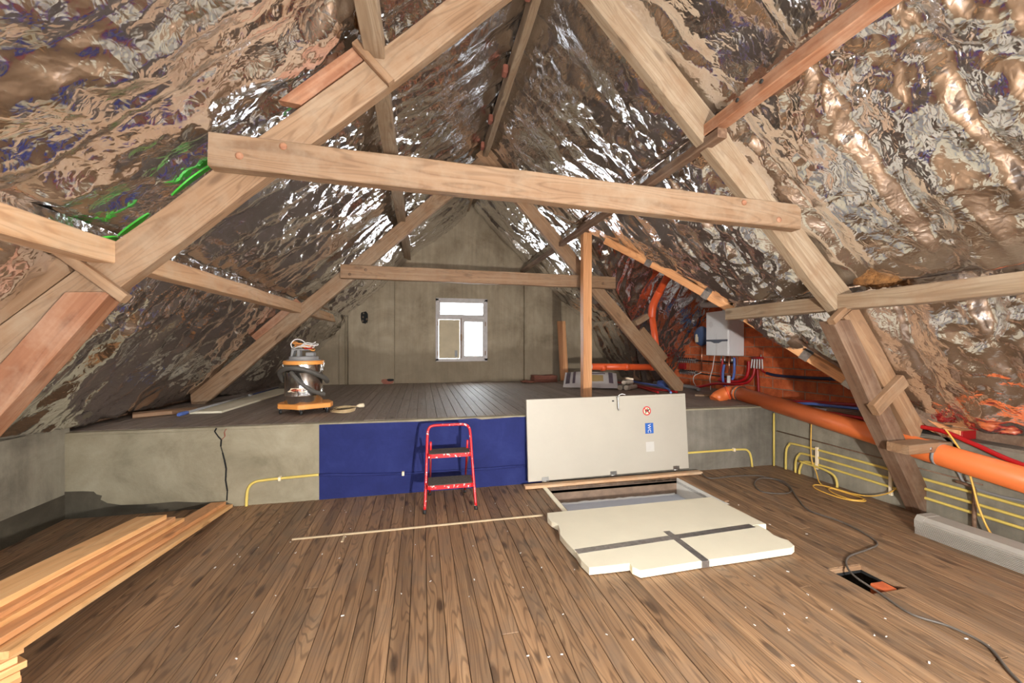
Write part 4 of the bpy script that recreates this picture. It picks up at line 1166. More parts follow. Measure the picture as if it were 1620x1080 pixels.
# label plate wrapped on the drum
def wrap(bm, r, zc, ac):
    for v in bm.verts:
        a = v.co.x / r + ac
        v.co = Vector((VC.x + (r + v.co.z) * math.sin(a), VC.y - (r + v.co.z) * math.cos(a), VC.z + zc + v.co.y))
    return bm
bm = BM(); pts = [(-0.125, -0.016)] + [(-0.125 + 0.2 * k / 12, -0.022) for k in range(1, 13)] + [(0.10, 0.0), (0.085, 0.022)] + [(0.085 - 0.16 * k / 10, 0.022) for k in range(1, 11)] + [(-0.09, 0.0)]
prism(bm, pts, 0.0005, 0.002); lb = obj('name_plate', wrap(bm, VR, 0.272, -0.06), 'ivory', vc, label='ivory maker plate with orange-brown letters')
bm = text_mesh('GHIBLI', 0.036, 0.0006)
for v in bm.verts: v.co.x = v.co.x * 1.15 - 0.005; v.co.z += 0.003
obj('letters', wrap(bm, VR, 0.272, -0.06), 'orange_pvc2', lb)

# cable coil with plug beside the vacuum
cb_ = thing('extension_cable', 'coiled beige extension cable with plug on the platform edge', 'cable', (-0.90, 4.98, ZP))
bm = BM()
for k in range(4):
    tube(bm, [(-0.90 + (0.13 - 0.008 * k) * math.cos(t) + 0.01 * k, 4.98 + (0.16 - 0.01 * k) * math.sin(t), ZP + 0.008 + 0.007 * k + 0.004 * math.sin(2 * t + k)) for t in np.linspace(0, 2 * PI, 36, endpoint=False)], 0.006, 6, closed=True)
tube(bm, smooth_path([(-1.04, 5.12, ZP + 0.01), (-1.0, 5.1, ZP + 0.03), (-0.9, 5.16, ZP + 0.035), (-0.79, 5.12, ZP + 0.03), (-0.755, 5.14, ZP + 0.035)], 6), 0.006, 6)
obj('coil', bm, 'cable_beige', cb_)
bm = BM(); tube(bm, [(-0.77, 5.13, ZP + 0.033), (-0.74, 5.145, ZP + 0.036), (-0.70, 5.165, ZP + 0.036), (-0.695, 5.168, ZP + 0.036)], [0.012, 0.024, 0.026, 0.022], 10); obj('plug', bm, 'ivory', cb_)

# ------------------------------------------------------------------ timber boards on the left
TP = 'new pine boards lying on the left'
def tplank(p0, p1, wd, th, label, mat='pine'):
    beam('timber_board', p0, p1, th, wd, mat, None, side=(1, 0, 0), jit=0.0015, bev=0.002, label=label, cat='board', group=TP)
# pile under the near ends (boards run off to the left)
d_ = Vector((-0.55, -0.83, 0)).normalized()
for k in range(7):
    p0 = Vector((-1.665 + 0.012 * math.sin(k * 2.1), 2.12 + 0.01 * math.cos(k * 3), 0.017 + k * 0.0315))
    q0 = p0 + Vector((-0.06, 0.045, 0))
    nm = ['lowest', 'second', 'third', 'fourth', 'fifth', 'sixth', 'topmost'][k]
    beam('timber_board', q0, q0 + d_ * 1.6, 0.029, 0.15, ['pine', 'pine', 'pine_red', 'pine'][k % 4], None, side=(0.83, -0.55, 0), jit=0.001, bev=0.002,
         label=nm + ' short pine board of the low pile in the near left corner', cat='board', group=TP)
ZN = 0.238
def lay_long(xf, yf, zf, xn, yn, zn, wd, th, label, mat='pine'):
    tplank((xf, yf, zf), (xn, yn, zn), wd, th, label, mat)
lay_long(-1.795, 4.215, 0.018, -1.70, 2.02, 0.257, 0.145, 0.03, 'longest pine board, its far end on the floor at the platform', 'pine')
lay_long(-1.835, 4.20, 0.052, -1.755, 2.04, 0.289, 0.125, 0.03, 'long pine board on top of the longest board', 'pine_red')
lay_long(-1.88, 3.62, 0.148, -1.83, 2.0, 0.318, 0.13, 0.028, 'pine board under the wide knotty board, lower one', 'pine')
lay_long(-1.92, 3.56, 0.184, -1.86, 1.98, 0.348, 0.15, 0.028, 'pine board directly beneath the wide knotty board', 'pine_red')
lay_long(-1.965, 3.50, 0.224, -1.93, 1.95, 0.380, 0.19, 0.034, 'wide knotty pine board on top of the long boards', 'pine')

# lath across the floor and small marks
beam('floor_lath', (-0.985, 3.41, 0.006), (1.045, 3.414, 0.006), 0.012, 0.018, 'lath_tan', None, side=(0, 1, 0), jit=0.001, bev=0.002, label='thin pale lath lying across the floor in front of the stool', cat='lath')
beam('floor_lath', (-0.60, 3.40, 0.004), (-0.60, 3.29, 0.004), 0.008, 0.018, 'lath_tan', None, side=(1, 0, 0), jit=0.001, bev=0.002, label='short stub of pale lath at the long lath', cat='lath')
rr = random.Random(77); bm = BM()
for k in range(110):
    x_, y_ = rr.uniform(-1.4, 3.0), rr.uniform(1.35, 4.0)
    if OX0 - 0.3 < x_ < OX1 and y_ > 2.3: continue
    if HX0 - .05 < x_ < HX1 + .05 and HY0 - .05 < y_ < HY1 + .05: continue
    l_ = rr.uniform(0.003, 0.009); M = Matrix.Translation((x_, y_, 0.002)) @ Matrix.Rotation(rr.uniform(0, PI), 4, 'Z')
    if rr.random() < 0.35:
        box(bm, -l_, l_, -0.0012, 0.0012, 0, 0.003, 0, M); box(bm, -l_, -l_ + 0.002, 0, l_, 0, 0.003, 0, M)
    else: box(bm, -l_, l_, -l_ * rr.uniform(.25, .6), l_ * .4, 0, 0.0025, 0, M)
obj('floor_debris', bm, 'white', None, label='tiny white chips and staples scattered over the floor', cat='debris', kind='stuff')

# ------------------------------------------------------------------ yellow conduits
def clip(par, c, nrm):
    bm = BM(); n_ = Vector(nrm); c = Vector(c)
    if abs(n_.y) > 0.5: box(bm, c.x - 0.012, c.x + 0.012, c.y - 0.02, c.y + 0.02, c.z - 0.02, c.z + 0.02, 0.003)
    else: box(bm, c.x - 0.02, c.x + 0.02, c.y - 0.012, c.y + 0.012, c.z - 0.02, c.z + 0.02, 0.003)
    obj('clip', bm, 'ivory', par)
YC = YP - 0.016
t_ = thing('conduit', 'yellow conduit rising from the floor at the cracked platform wall', 'conduit', (-1.3, YC, 0))
obj('pipe', tb(smooth_path([(-1.615, YC, -0.01), (-1.613, YC, 0.08), (-1.60, YC, 0.165), (-1.555, YC, 0.215), (-1.46, YC, 0.232), (-1.2, YC, 0.243), (-0.985, YC, 0.25)], 6), 0.0125, 10), 'yellow_pvc', t_)
clip(t_, (-1.33, YC, 0.237), (0, 1, 0))
t_ = thing('conduit', 'thin conduit painted blue across the blue rectangle', 'conduit', (0.1, YC, 0))
obj('pipe', tb(smooth_path([(-0.984, YC, 0.25), (-0.6, YC, 0.225), (-0.1, YC, 0.205), (0.6, YC, 0.20), (1.09, YC, 0.205)], 6), 0.012, 8), 'blue_paint', t_)
clip(t_, (-0.19, YC, 0.208), (0, 1, 0))
t_ = thing('conduit', 'yellow conduit on the grey platform front right of the hatch door', 'conduit', (3.5, YC, 0))
obj('pipe', tb(smooth_path([(3.0, YC, 0.225), (3.5, YC, 0.228), (3.86, YC, 0.226), (3.96, YC, 0.20), (4.0, YC, 0.12), (4.02, YC, -0.01)], 6), 0.0125, 10), 'yellow_pvc', t_)
clip(t_, (3.75, YC, 0.228), (0, 1, 0))
XC = XR - 0.016
obj('conduit', tb([(XC - 0.02, 4.215, -0.005), (XC - 0.02, 4.215, 0.66)], 0.012, 10), 'yellow_pvc', None, label='upright yellow conduit in the corner by the platform', cat='conduit')
CG = 'yellow conduits along the right knee wall'
runs = [(4.06, 0.335, 'top yellow conduit of the three along the right wall'), (3.93, 0.25, 'middle yellow conduit of the three along the right wall'), (3.88, 0.17, 'bottom yellow conduit of the three along the right wall')]
for (ys, zt, lab) in runs:
    z_n = zt - 0.03
    t_ = thing('conduit', lab, 'conduit', (XC, 2.5, 0), CG)
    obj('pipe', tb(smooth_path([(XC - 0.005, ys, -0.01), (XC - 0.005, ys - 0.005, zt - 0.12), (XC, ys - 0.04, zt - 0.03), (XC, ys - 0.13, zt), (XC, 3.3, zt), (XC, 2.5, zt - 0.012), (XC, 1.2, z_n), (XC, 0.2, z_n)], 6), 0.0125, 10), 'yellow_pvc', t_)
t_ = thing('conduit', 'short yellow conduit bending down behind the cable coil', 'conduit', (XC, 3.5, 0))
obj('pipe', tb(smooth_path([(XC - 0.03, 3.86, 0.155), (XC - 0.03, 3.6, 0.15), (XC - 0.03, 3.46, 0.12), (XC - 0.03, 3.42, 0.05), (XC - 0.03, 3.42, -0.01)], 6), 0.0125, 10), 'yellow_pvc', t_)
for k, (yy, za, zb) in enumerate(((3.66, 0.12, 0.37), (2.93, 0.09, 0.36), (2.02, 0.08, 0.35))):
    obj('wall_strap', bx(XC - 0.02, XC + 0.004, yy - 0.014, yy + 0.014, za, zb, 0.002), 'ivory', None,
        label=['pale fixing strap over the conduits near the platform', 'pale fixing strap over the conduits beside the truss leg', 'pale fixing strap over the conduits behind the white convector'][k], cat='strap', group='conduit fixing straps')
obj('wall_pipe', tb([(XR - 0.008, 4.2, 0.44), (XR - 0.008, 2.3, 0.40)], 0.007, 6), 'beam_dark', None, label='thin rusty pipe along the right knee wall', cat='pipe')
obj('wall_pipe', tb(smooth_path([(XR - 0.03, 2.45, 0.38), (XR - 0.04, 2.36, 0.375), (XR - 0.045, 2.33, 0.34), (XR - 0.045, 2.33, 0.1), (XR - 0.045, 2.33, 0.0)], 5), 0.014, 8), 'beam_dark', None, label='rusty upright pipe stub behind the convector', cat='pipe')
obj('grey_cable', tb(smooth_path([(XR - 0.02, 2.52, 0.64), (XR - 0.02, 2.44, 0.45), (XR - 0.02, 2.38, 0.37), (XR - 0.02, 2.2, 0.35), (XR - 0.02, 2.0, 0.36), (XR - 0.02, 1.6, 0.36)], 6), 0.009, 8), 'grey_plastic', None, label='light grey cable above the conduits on the right wall', cat='cable')

# ------------------------------------------------------------------ cables on the floor
bp = [(3.21, 4.16, 0.02), (3.18, 3.95, 0.01), (3.49, 3.95, 0.01), (3.79, 3.9, 0.01), (3.86, 3.70, 0.01), (3.76, 3.46, 0.01), (3.60, 3.37, 0.01), (3.41, 3.46, 0.01), (3.52, 3.68, 0.012), (3.74, 3.80, 0.02), (3.86, 3.62, 0.022), (3.60, 3.24, 0.01), (3.44, 2.98, 0.01),
      (3.48, 2.72, 0.01), (3.44, 2.5, 0.01), (3.36, 2.36, 0.01), (3.2, 2.31, 0.01), (2.96, 2.26, 0.01), (2.82, 2.17, 0.012), (2.73, 2.05, 0.015), (2.70, 1.88, 0.01), (2.66, 1.7, 0.01), (2.74, 1.58, 0.01), (2.75, 1.44, 0.01), (2.63, 1.3, 0.01), (2.52, 1.15, 0.01)]
obj('extension_cable', tb(smooth_path(bp, 8), 0.0065, 7), 'cable_grey', None, label='dark grey cable winding over the floor past the small hole', cat='cable')
bm = BM()
yp = [(4.33, 3.72, 0.70), (4.325, 3.72, 0.26), (4.29, 3.63, 0.10), (4.22, 3.52, 0.012), (4.2, 3.36, 0.01), (4.22, 3.1, 0.012), (4.12, 3.02, 0.016), (4.02, 3.14, 0.01), (4.02, 3.38, 0.01), (4.10, 3.50, 0.012), (4.18, 3.44, 0.018), (4.22, 3.2, 0.02), (4.16, 3.04, 0.024), (4.06, 3.08, 0.018), (4.07, 3.26, 0.014), (4.16, 3.36, 0.02), (4.26, 3.10, 0.03), (4.30, 2.92, 0.12), (4.31, 2.83, 0.24), (4.31, 2.80, 0.31)]
tube(bm, smooth_path(yp, 8), 0.006, 7)
obj('extension_cable', bm, 'yellow_cable', None, label='yellow cable coiled on the floor at the right knee wall', cat='cable')
obj('extension_cable', tb(smooth_path([(4.30, 2.50, 0.80), (4.29, 2.44, 0.72), (4.28, 2.37, 0.6), (4.26, 2.31, 0.41), (4.25, 2.27, 0.25), (4.24, 2.21, 0.10), (4.2, 2.12, 0.01)], 6), 0.007, 7), 'yellow_cable', None, label='yellow cable hanging down behind the white convector', cat='cable')

# ------------------------------------------------------------------ white convector on the floor
cv = thing('convector', 'long white ribbed convector casing lying on the floor at the right edge', 'convector', (3.96, 1.6, 0))
KX0, KX1, KZ = 3.865, 4.075, 0.145
ky0, ky1 = 0.3, 2.44
def cprof(bm, ya, yb, off=0.0):
    prism(bm, [(KX0 - off, 0.0), (KX0 - off, KZ - 0.035), (KX0 + 0.03, KZ + off), (KX1 - 0.035, KZ + off), (KX1 + off, KZ - 0.03), (KX1 + off, 0.0)], ya, yb,
          M=Matrix(((1, 0, 0, 0), (0, 0, 1, 0), (0, 1, 0, 0), (0, 0, 0, 1))))
bm = BM(); cprof(bm, ky0, ky1); obj('casing', bm, 'convector', cv)
bm = BM(); prism(bm, [(KX0 - 0.004, 0.055), (KX0 - 0.004, KZ - 0.033), (KX0 + 0.028, KZ + 0.004), (KX1 - 0.033, KZ + 0.004), (KX1 + 0.004, KZ - 0.03), (KX1 + 0.004, 0.055)], ky1 - 0.05, ky1 + 0.006, M=Matrix(((1, 0, 0, 0), (0, 0, 1, 0), (0, 1, 0, 0), (0, 0, 0, 1))))
obj('end_cap', bm, 'convector', cv)
for k in range(9):
    obj('rib', bx(KX0 - 0.012, KX0 + 0.002, ky0, ky1 - 0.002, 0.004 + k * 0.0115, 0.0095 + k * 0.0115, 0.001), 'convector', cv)
obj('lip', bx(KX0 - 0.006, KX0 + 0.006, ky0, ky1 - 0.05, KZ - 0.036, KZ - 0.026, 0.002), 'convector', cv)

# ------------------------------------------------------------------ big drain pipe
dp = thing('drain_pipe', 'thick orange drain pipe running along the right knee wall', 'pipe', (4.2, 3.5, 0.4))
ax = Vector((4.23, 4.72, 0.865)); bxp = Vector((4.235, 1.0, 0.415)); dr = (bxp - ax).normalized()
pr0 = 0.093
obj('pipe', tb([ax, bxp], pr0, 28), 'orange_pvc', dp)
obj('socket', tb([ax - dr * 0.02, ax + dr * 0.07], pr0 + 0.007, 28), 'orange_pvc', dp)
el = [ax + dr * 0.03]
for q in range(11):
    t = q / 10 * PI / 2
    el.append(ax - dr * (0.02 + 0.13 * math.sin(t)) + Vector((-0.17, 0, -0.09)) * (1 - math.cos(t)))
el.append(el[-1] + Vector((-0.05, 0, -0.05)))
obj('elbow', tb(el, pr0 - 0.004, 28), 'orange_pvc', dp)
e_ = Vector(el[6]); d6 = (Vector(el[7]) - Vector(el[5])).normalized()
obj('joint_ring', tb([e_ - d6 * 0.012, e_ + d6 * 0.012], pr0 + 0.004, 28), 'orange_pvc2', dp)
for k in range(2):
    p = ax + dr * (0.02 + 0.05 * k)
    obj('clamp', tb([p - dr * 0.008, p + dr * 0.008], pr0 + 0.011, 28), 'steel_dull', dp)
p = ax + dr * ((ax.y - 2.5) / -dr.y)
b_ = BM(); tube(b_, [p - dr * 0.012, p + dr * 0.012], pr0 + 0.004, 28); box(b_, p.x - 0.012, p.x + 0.012, p.y - 0.004, p.y + 0.004, p.z, 0.70)
obj('strap', b_, 'grey_plastic', dp, label='grey hanging strap')

# red block and red tubes above the wall
obj('red_tube', tb(smooth_path([(4.40, 3.9, 0.76), (4.34, 3.44, 0.775), (4.33, 3.0, 0.775), (4.32, 2.57, 0.785), (4.31, 2.33, 0.72), (4.30, 2.05, 0.63), (4.28, 1.4, 0.5)], 6), 0.019, 10), 'red_hose', None, label='bright red tube running down the right wall over the drain pipe', cat='tube')
bl = obj('red_block', bx(4.365, 4.53, 2.44, 2.56, 0.725, 0.80, 0.006), 'pine_red', None, label='small wood block with red painted end on the knee wall', cat='block')
obj('painted_end', bx(4.367, 4.528, 2.432, 2.441, 0.727, 0.798, 0.002), 'red_hose', bl, label='red painted end')
obj('water_tube', tb(smooth_path([(4.80, 4.45, 0.76), (4.74, 4.16, 0.80), (4.72, 3.8, 0.83), (4.7, 3.3, 0.86), (4.66, 2.9, 0.86)], 6), 0.02, 10), 'red_dark', None, label='dark red tube along the ledge below the brick wall', cat='tube')
obj('water_tube', tb(smooth_path([(4.72, 4.35, 0.75), (4.66, 4.0, 0.80), (4.65, 3.8, 0.805), (4.63, 3.3, 0.83), (4.6, 2.95, 0.83)], 6), 0.017, 10), 'blue_hose', None, label='light blue tube beside the dark red tube on the ledge', cat='tube')
rr = random.Random(21); bm = BM()
bmesh.ops.create_grid(bm, x_segments=14, y_segments=10, size=0.5)
for v in bm.verts: v.co = Vector((4.60 + v.co.x * 0.28 + rr.uniform(-.01, .01), 4.02 + v.co.y * 0.62 + rr.uniform(-.01, .01), 0.748 + 0.014 * math.sin(v.co.x * 9 + v.co.y * 4) + rr.uniform(-.005, .005)))
r_ = bmesh.ops.extrude_face_region(bm, geom=bm.faces[:])
for g in r_['geom']:
    if isinstance(g, bmesh.types.BMVert): g.co.z -= 0.006
obj('plastic_sheet', bm, 'white', None, label='crumpled white plastic sheet on the ledge behind the drain pipe', cat='sheet')
beam('ledge_timber', (4.52, 3.66, 0.765), (4.50, 2.95, 0.765), 0.08, 0.10, 'beam_dark', None, side=(1, 0, 0), label='dark timber lying on the ledge under the brick wall', cat='timber')

# ------------------------------------------------------------------ boiler and its pipes
bo = thing('boiler', 'white wall-hung boiler on the orange brick wall', 'boiler', (4.95, 5.79, 1.35))
obj('body', bx(4.815, XB - 0.006, 5.545, 6.045, 1.35, 2.085, 0.01), 'enamel_side', bo)
fp = obj('front_panel', bx(4.795, 4.817, 5.543, 6.047, 1.352, 2.087, 0.006), 'enamel', bo)
FM = Matrix(((0, 0, -1, 4.794), (-1, 0, 0, 6.047), (0, 1, 0, 1.352), (0, 0, 0, 1)))   # local x along -Y, y up, z towards -X
bm = BM(); pts = [(0.0, 0.235), (0.12, 0.232), (0.20, 0.205), (0.30, 0.205), (0.38, 0.232), (0.504, 0.235), (0.504, 0.265), (0.0, 0.265)]
prism(bm, pts, 0, 0.004, M=FM); obj('control_band', bm, 'band_grey', fp, label='dark curved control band')
bm = BM(); prism(bm, [(0.235, 0.0), (0.262, 0.0), (0.262, 0.205), (0.235, 0.205)], 0, 0.003, M=FM); obj('trim_strip', bm, 'white', fp)
bm = BM(); prism(bm, [(0.242, 0.265), (0.256, 0.265), (0.25, 0.36)], 0, 0.003, M=FM); obj('trim_strip', bm, 'white', fp)
bm = BM(); prism(bm, [(0.12 + 0.05 * math.cos(2 * PI * k / 20), 0.52 + 0.05 * math.sin(2 * PI * k / 20)) for k in range(20)], 0, 0.001, M=FM); obj('emblem', bm, 'enamel_side', fp)
obj('flue', tb(smooth_path([(4.98, 5.80, 2.08), (4.98, 5.80, 2.16), (4.98, 5.85, 2.215), (4.98, 5.95, 2.225), (4.98, 6.3, 2.25), (4.97, 6.45, 2.29), (4.95, 6.55, 2.36)], 5), 0.052, 14), 'white', bo, label='white flue pipe')

ev = thing('expansion_vessel', 'round blue expansion vessel on the brick wall beside the boiler', 'vessel', (4.98, 6.42, 1.5))
bm = BM(); lathe(bm, [(0, 0.075), (0.09, 0.072), (0.155, 0.05), (0.178, 0.015), (0.182, 0.0), (0.178, -0.015), (0.155, -0.05), (0.09, -0.072), (0, -0.075)], 32, M=Matrix.Translation((5.0, 6.42, 1.69)) @ Matrix.Rotation(-PI / 2, 4, 'Y'))
obj('shell', bm, 'vessel_blue', ev, smooth='all')
bm = BM(); box(bm, 4.924, 4.928, 6.42, 6.50, 1.58, 1.68, 0); prism(bm, [(6.465 + 0.03 * math.cos(2 * PI * k / 12), 1.70 + 0.03 * math.sin(2 * PI * k / 12)) for k in range(12)], 4.923, 4.928, M=Matrix(((0, 0, 1, 0), (1, 0, 0, 0), (0, 1, 0, 0), (0, 0, 0, 1))))
obj('label_sticker', bm, 'ivory', ev)
obj('copper_pipe', tb([(5.03, 6.44, 1.52), (5.03, 6.46, 1.3), (5.04, 6.47, 1.05)], 0.011, 8), 'copper', ev)

def manifold(name, ya, yb, z, n, bar, label, x=5.06):
    t = thing(name, label, 'manifold', (x, (ya + yb) / 2, z - 0.1))
    obj('bar', tb([(x, ya, z), (x, yb, z)], 0.019, 10), bar, t)
    for k in range(n):
        y = ya + (yb - ya) * (k + 0.5) / n
        bm = BM(); tube(bm, [(x, y, z + 0.01), (x, y, z + 0.045)], 0.012, 8); obj('valve_cap', bm, 'dark', t)
        bm = BM(); tube(bm, [(x, y, z - 0.01), (x, y, z - 0.05)], 0.010, 8); obj('outlet', bm, 'grey_plastic', t)
    for yy in (ya + 0.02, yb - 0.02): obj('bracket', bx(x, XB, yy - 0.012, yy + 0.012, z - 0.03, z + 0.03, 0.002), 'steel_dull', t)
    return t
manifold('heating_manifold', 6.66, 7.22, 1.235, 9, 'steel_dull', 'upper black and steel heating manifold left of the boiler')
manifold('heating_manifold', 6.68, 7.16, 1.00, 8, 'steel_dull', 'lower black and steel heating manifold left of the boiler')
obj('flow_meter_block', bx(5.04, 5.09, 6.98, 7.16, 1.05, 1.17, 0.006), 'red_dark', None, label='red flow meter block between the two manifolds', cat='meter')
obj('wall_pipe', tb([(5.07, 6.66, 1.235), (5.07, 6.1, 1.225), (5.07, 5.7, 1.23)], 0.012, 8), 'dark', None, label='dark pipe from the upper manifold to below the boiler', cat='pipe')
obj('wall_pipe', tb([(5.07, 6.68, 1.0), (5.07, 6.2, 0.985), (5.07, 5.72, 0.98)], 0.012, 8), 'dark', None, label='dark pipe from the lower manifold to below the boiler', cat='pipe')

mr = thing('water_manifold', 'red water manifold with pale outlets right of the boiler', 'manifold', (5.06, 5.24, 1.2))
obj('bar', tb([(5.06, 5.13, 1.325), (5.06, 5.34, 1.32)], 0.02, 10), 'red_dark', mr)
for k in range(5):
    y = 5.145 + k * 0.045
    obj('outlet', tb([(5.06, y, 1.32), (5.055, y + 0.005 * (k - 2), 1.25), (5.05, y + 0.01 * (k - 2), 1.16)], 0.010, 8), 'white', mr)
bm = BM(); tube(bm, [(5.06, 5.16, 1.33), (5.06, 5.16, 1.38)], 0.01, 8); obj('air_valve', bm, 'steel', mr)
RG = 'red and blue hoses at the boiler'
def hose_(pts, r, mat, label): obj('water_hose', tb(smooth_path(pts, 7), r, 10), mat, None, label=label, cat='hose', group=RG)
hose_([(5.03, 5.37, 1.27), (5.03, 5.375, 1.13), (5.02, 5.42, 1.0), (5.0, 5.56, 0.935), (4.98, 5.8, 0.92), (4.97, 5.95, 0.93)], 0.026, 'red_hose', 'thick red hose curving from the red manifold under the boiler')
hose_([(5.04, 5.265, 1.16), (5.02, 5.28, 1.04), (4.98, 5.36, 0.93), (4.92, 5.6, 0.885), (4.86, 5.9, 0.87), (4.78, 6.15, 0.80), (4.7, 6.25, 0.77)], 0.022, 'red_hose', 'lower red hose sweeping left in front of the brick wall')
hose_([(5.05, 5.22, 1.15), (5.05, 5.21, 1.0), (5.05, 5.20, 0.85), (5.05, 5.20, 0.75)], 0.02, 'red_dark', 'straight dark red hose dropping from the red manifold')
hose_([(5.05, 5.145, 1.17), (5.06, 5.12, 1.12), (5.07, 5.06, 1.10)], 0.012, 'red_hose', 'short red hose joining the dark blue pipe')
hose_([(5.07, 5.07, 1.10), (5.075, 4.9, 1.075), (5.08, 4.6, 1.075), (5.08, 4.0, 1.09), (5.08, 3.5, 1.10)], 0.021, 'blue_dark', 'dark blue insulated pipe along the brick wall')
hose_([(4.97, 5.86, 1.30), (4.96, 5.87, 1.1), (4.95, 5.86, 0.98), (4.94, 5.8, 0.85)], 0.02, 'red_hose', 'red hose hanging under the left side of the boiler')
hose_([(4.95, 5.80, 1.20), (4.94, 5.82, 1.05), (4.93, 5.80, 0.92), (4.92, 5.74, 0.83)], 0.02, 'blue_hose', 'blue hose hanging under the boiler, nearest')
hose_([(4.97, 5.60, 1.32), (4.97, 5.60, 1.1), (4.97, 5.62, 1.0), (4.96, 5.64, 0.96)], 0.02, 'blue_hose', 'blue hose hanging under the right edge of the boiler')
obj('waste_pipe', tb([(4.95, 5.70, 1.02), (4.94, 5.69, 0.9), (4.93, 5.67, 0.76)], 0.028, 12), 'white', None, label='white upright waste pipe under the boiler', cat='pipe')
obj('copper_pipe', tb([(4.97, 5.71, 1.36), (4.96, 5.71, 1.04)], 0.010, 8), 'copper', None, label='thin copper pipe under the boiler', cat='pipe')
for k, y in enumerate((5.64, 5.80, 5.88)):
    obj('boiler_valve', tb([(4.96, y, 1.36), (4.96, y, 1.28), (4.96, y, 1.24)], [0.009, 0.016, 0.02], 8), 'steel_dull', None,
        label=['steel valve under the boiler by the right edge', 'steel valve under the boiler centre', 'steel valve under the boiler left of the blue hose'][k], cat='valve', group='valves under the boiler')
obj('white_cable', tb(smooth_path([(4.93, 6.0, 1.36), (4.92, 6.02, 1.22), (4.93, 6.06, 1.1), (4.9, 6.08, 0.95), (4.86, 6.02, 0.85), (4.83, 5.98, 0.76)], 6), 0.007, 6), 'white', None, label='white cable hanging from the boiler to the ledge', cat='cable')
obj('white_cable', tb(smooth_path([(5.05, 6.5, 1.02), (4.98, 6.6, 0.95), (4.9, 6.52, 0.86), (4.85, 6.4, 0.80), (4.8, 6.3, 0.77)], 6), 0.007, 6), 'white', None, label='white cable looping below the expansion vessel', cat='cable')
obj('floor_pipe', tb(smooth_path([(4.45, 7.1, 0.79), (4.6, 6.7, 0.79), (4.62, 6.2, 0.785), (4.5, 5.85, 0.785)], 5), 0.03, 10), 'grey_plastic', None, label='grey insulated pipe on the platform below the manifolds', cat='pipe')
beam('wood_strip', (4.05, 5.35, 0.765), (4.6, 4.9, 0.765), 0.03, 0.12, 'beam_brown', None, side=(0.6, 0.7, 0), label='flat brown board under the drain pipe elbow', cat='board')

# ------------------------------------------------------------------ upper drain pipe behind the rear truss
up = thing('drain_pipe', 'orange drain pipe dropping from the dormer roof behind the far truss and turning left', 'pipe', (3.9, 6.24, 1.1))
YU = 6.24
obj('pipe', tb([(3.96, 5.74, 2.83), (3.885, 6.16, 2.30)], 0.058, 18), 'orange_pvc2', up)
obj('elbow', tb(smooth_path([(3.905, 6.06, 2.43), (3.885, 6.16, 2.29), (3.873, 6.22, 2.17), (3.872, YU, 2.0)], 6), 0.064, 18), 'orange_pvc2', up)
obj('pipe', tb([(3.872, YU, 2.05), (3.99, YU, 1.25)], 0.055, 18), 'orange_pvc2', up)
obj('elbow', tb(smooth_path([(3.98, YU, 1.32), (3.992, YU, 1.24), (3.975, YU, 1.175), (3.92, YU, 1.148), (3.84, YU, 1.145)], 6), 0.062, 18), 'orange_pvc2', up)
obj('pipe', tb([(3.90, YU, 1.145), (2.75, YU, 1.165)], 0.055, 18), 'orange_pvc2', up)
for xx in (3.35, 2.92): obj('socket', tb([(xx, YU, 1.152), (xx + 0.08, YU, 1.151)], 0.061, 18), 'orange_pvc2', up)
obj('end_cap', tb([(2.71, YU, 1.165), (2.76, YU, 1.165)], 0.05, 18), 'white', up)

# ------------------------------------------------------------------ things on the platform, far right
LT = Vector((2.49, 8.12, ZP))
for k in range(6):
    bm = BM(); z = ZP + 0.004 + k * 0.024
    n_ = 8; lo = []; hi = []
    for j in range(n_ + 1):
        u_ = j / n_; xx = 2.27 + 0.50 * u_ + 0.004 * math.sin(k * 2); zz_ = z + 0.006 * math.sin(u_ * PI * 3)
        lo.append((xx, zz_)); hi.append((xx, zz_ + 0.017))
    prism(bm, lo + hi[::-1], -8.3, -8.02, M=Matrix(((1, 0, 0, 0), (0, 0, -1, 0), (0, 1, 0, 0), (0, 0, 0, 1))))
    obj('roof_tile', bm, 'terracotta', None, label=['lowest', 'second lowest', 'third lowest', 'third highest', 'second highest', 'topmost'][k] + ' red roof tile in the stack by the far wall', cat='tile', group='stacked roof tiles')
rr = random.Random(3)
for k, (cx, cy) in enumerate(((2.04, 7.98), (2.16, 7.92), (2.10, 8.08))):
    bm = BM(); r = bmesh.ops.create_icosphere(bm, subdivisions=1, radius=1)
    for v in bm.verts: v.co = Vector((cx + v.co.x * rr.uniform(.07, .13), cy + v.co.y * 0.09, ZP + 0.032 + v.co.z * rr.uniform(.025, .032)))
    obj('tile_fragment', bm, 'terracotta', None, label=['leftmost broken tile fragment by the tile stack', 'front broken tile fragment by the tile stack', 'rear broken tile fragment by the tile stack'][k], cat='tile', group='broken tile fragments')
beam('leaning_board', (3.03, 8.30, ZP + 0.01), (2.99, 8.40, 2.06), 0.19, 0.03, 'pine_red', None, side=(0, 1, 0), jit=0.002, label='orange pine board leaning on the far wall', cat='board')
beam('loose_board', (3.0, 8.1, ZP + 0.012), (3.75, 7.7, ZP + 0.012), 0.02, 0.12, 'beam_brown', None, side=(0.4, 0.8, 0), label='brown board lying below the leaning board', cat='board')

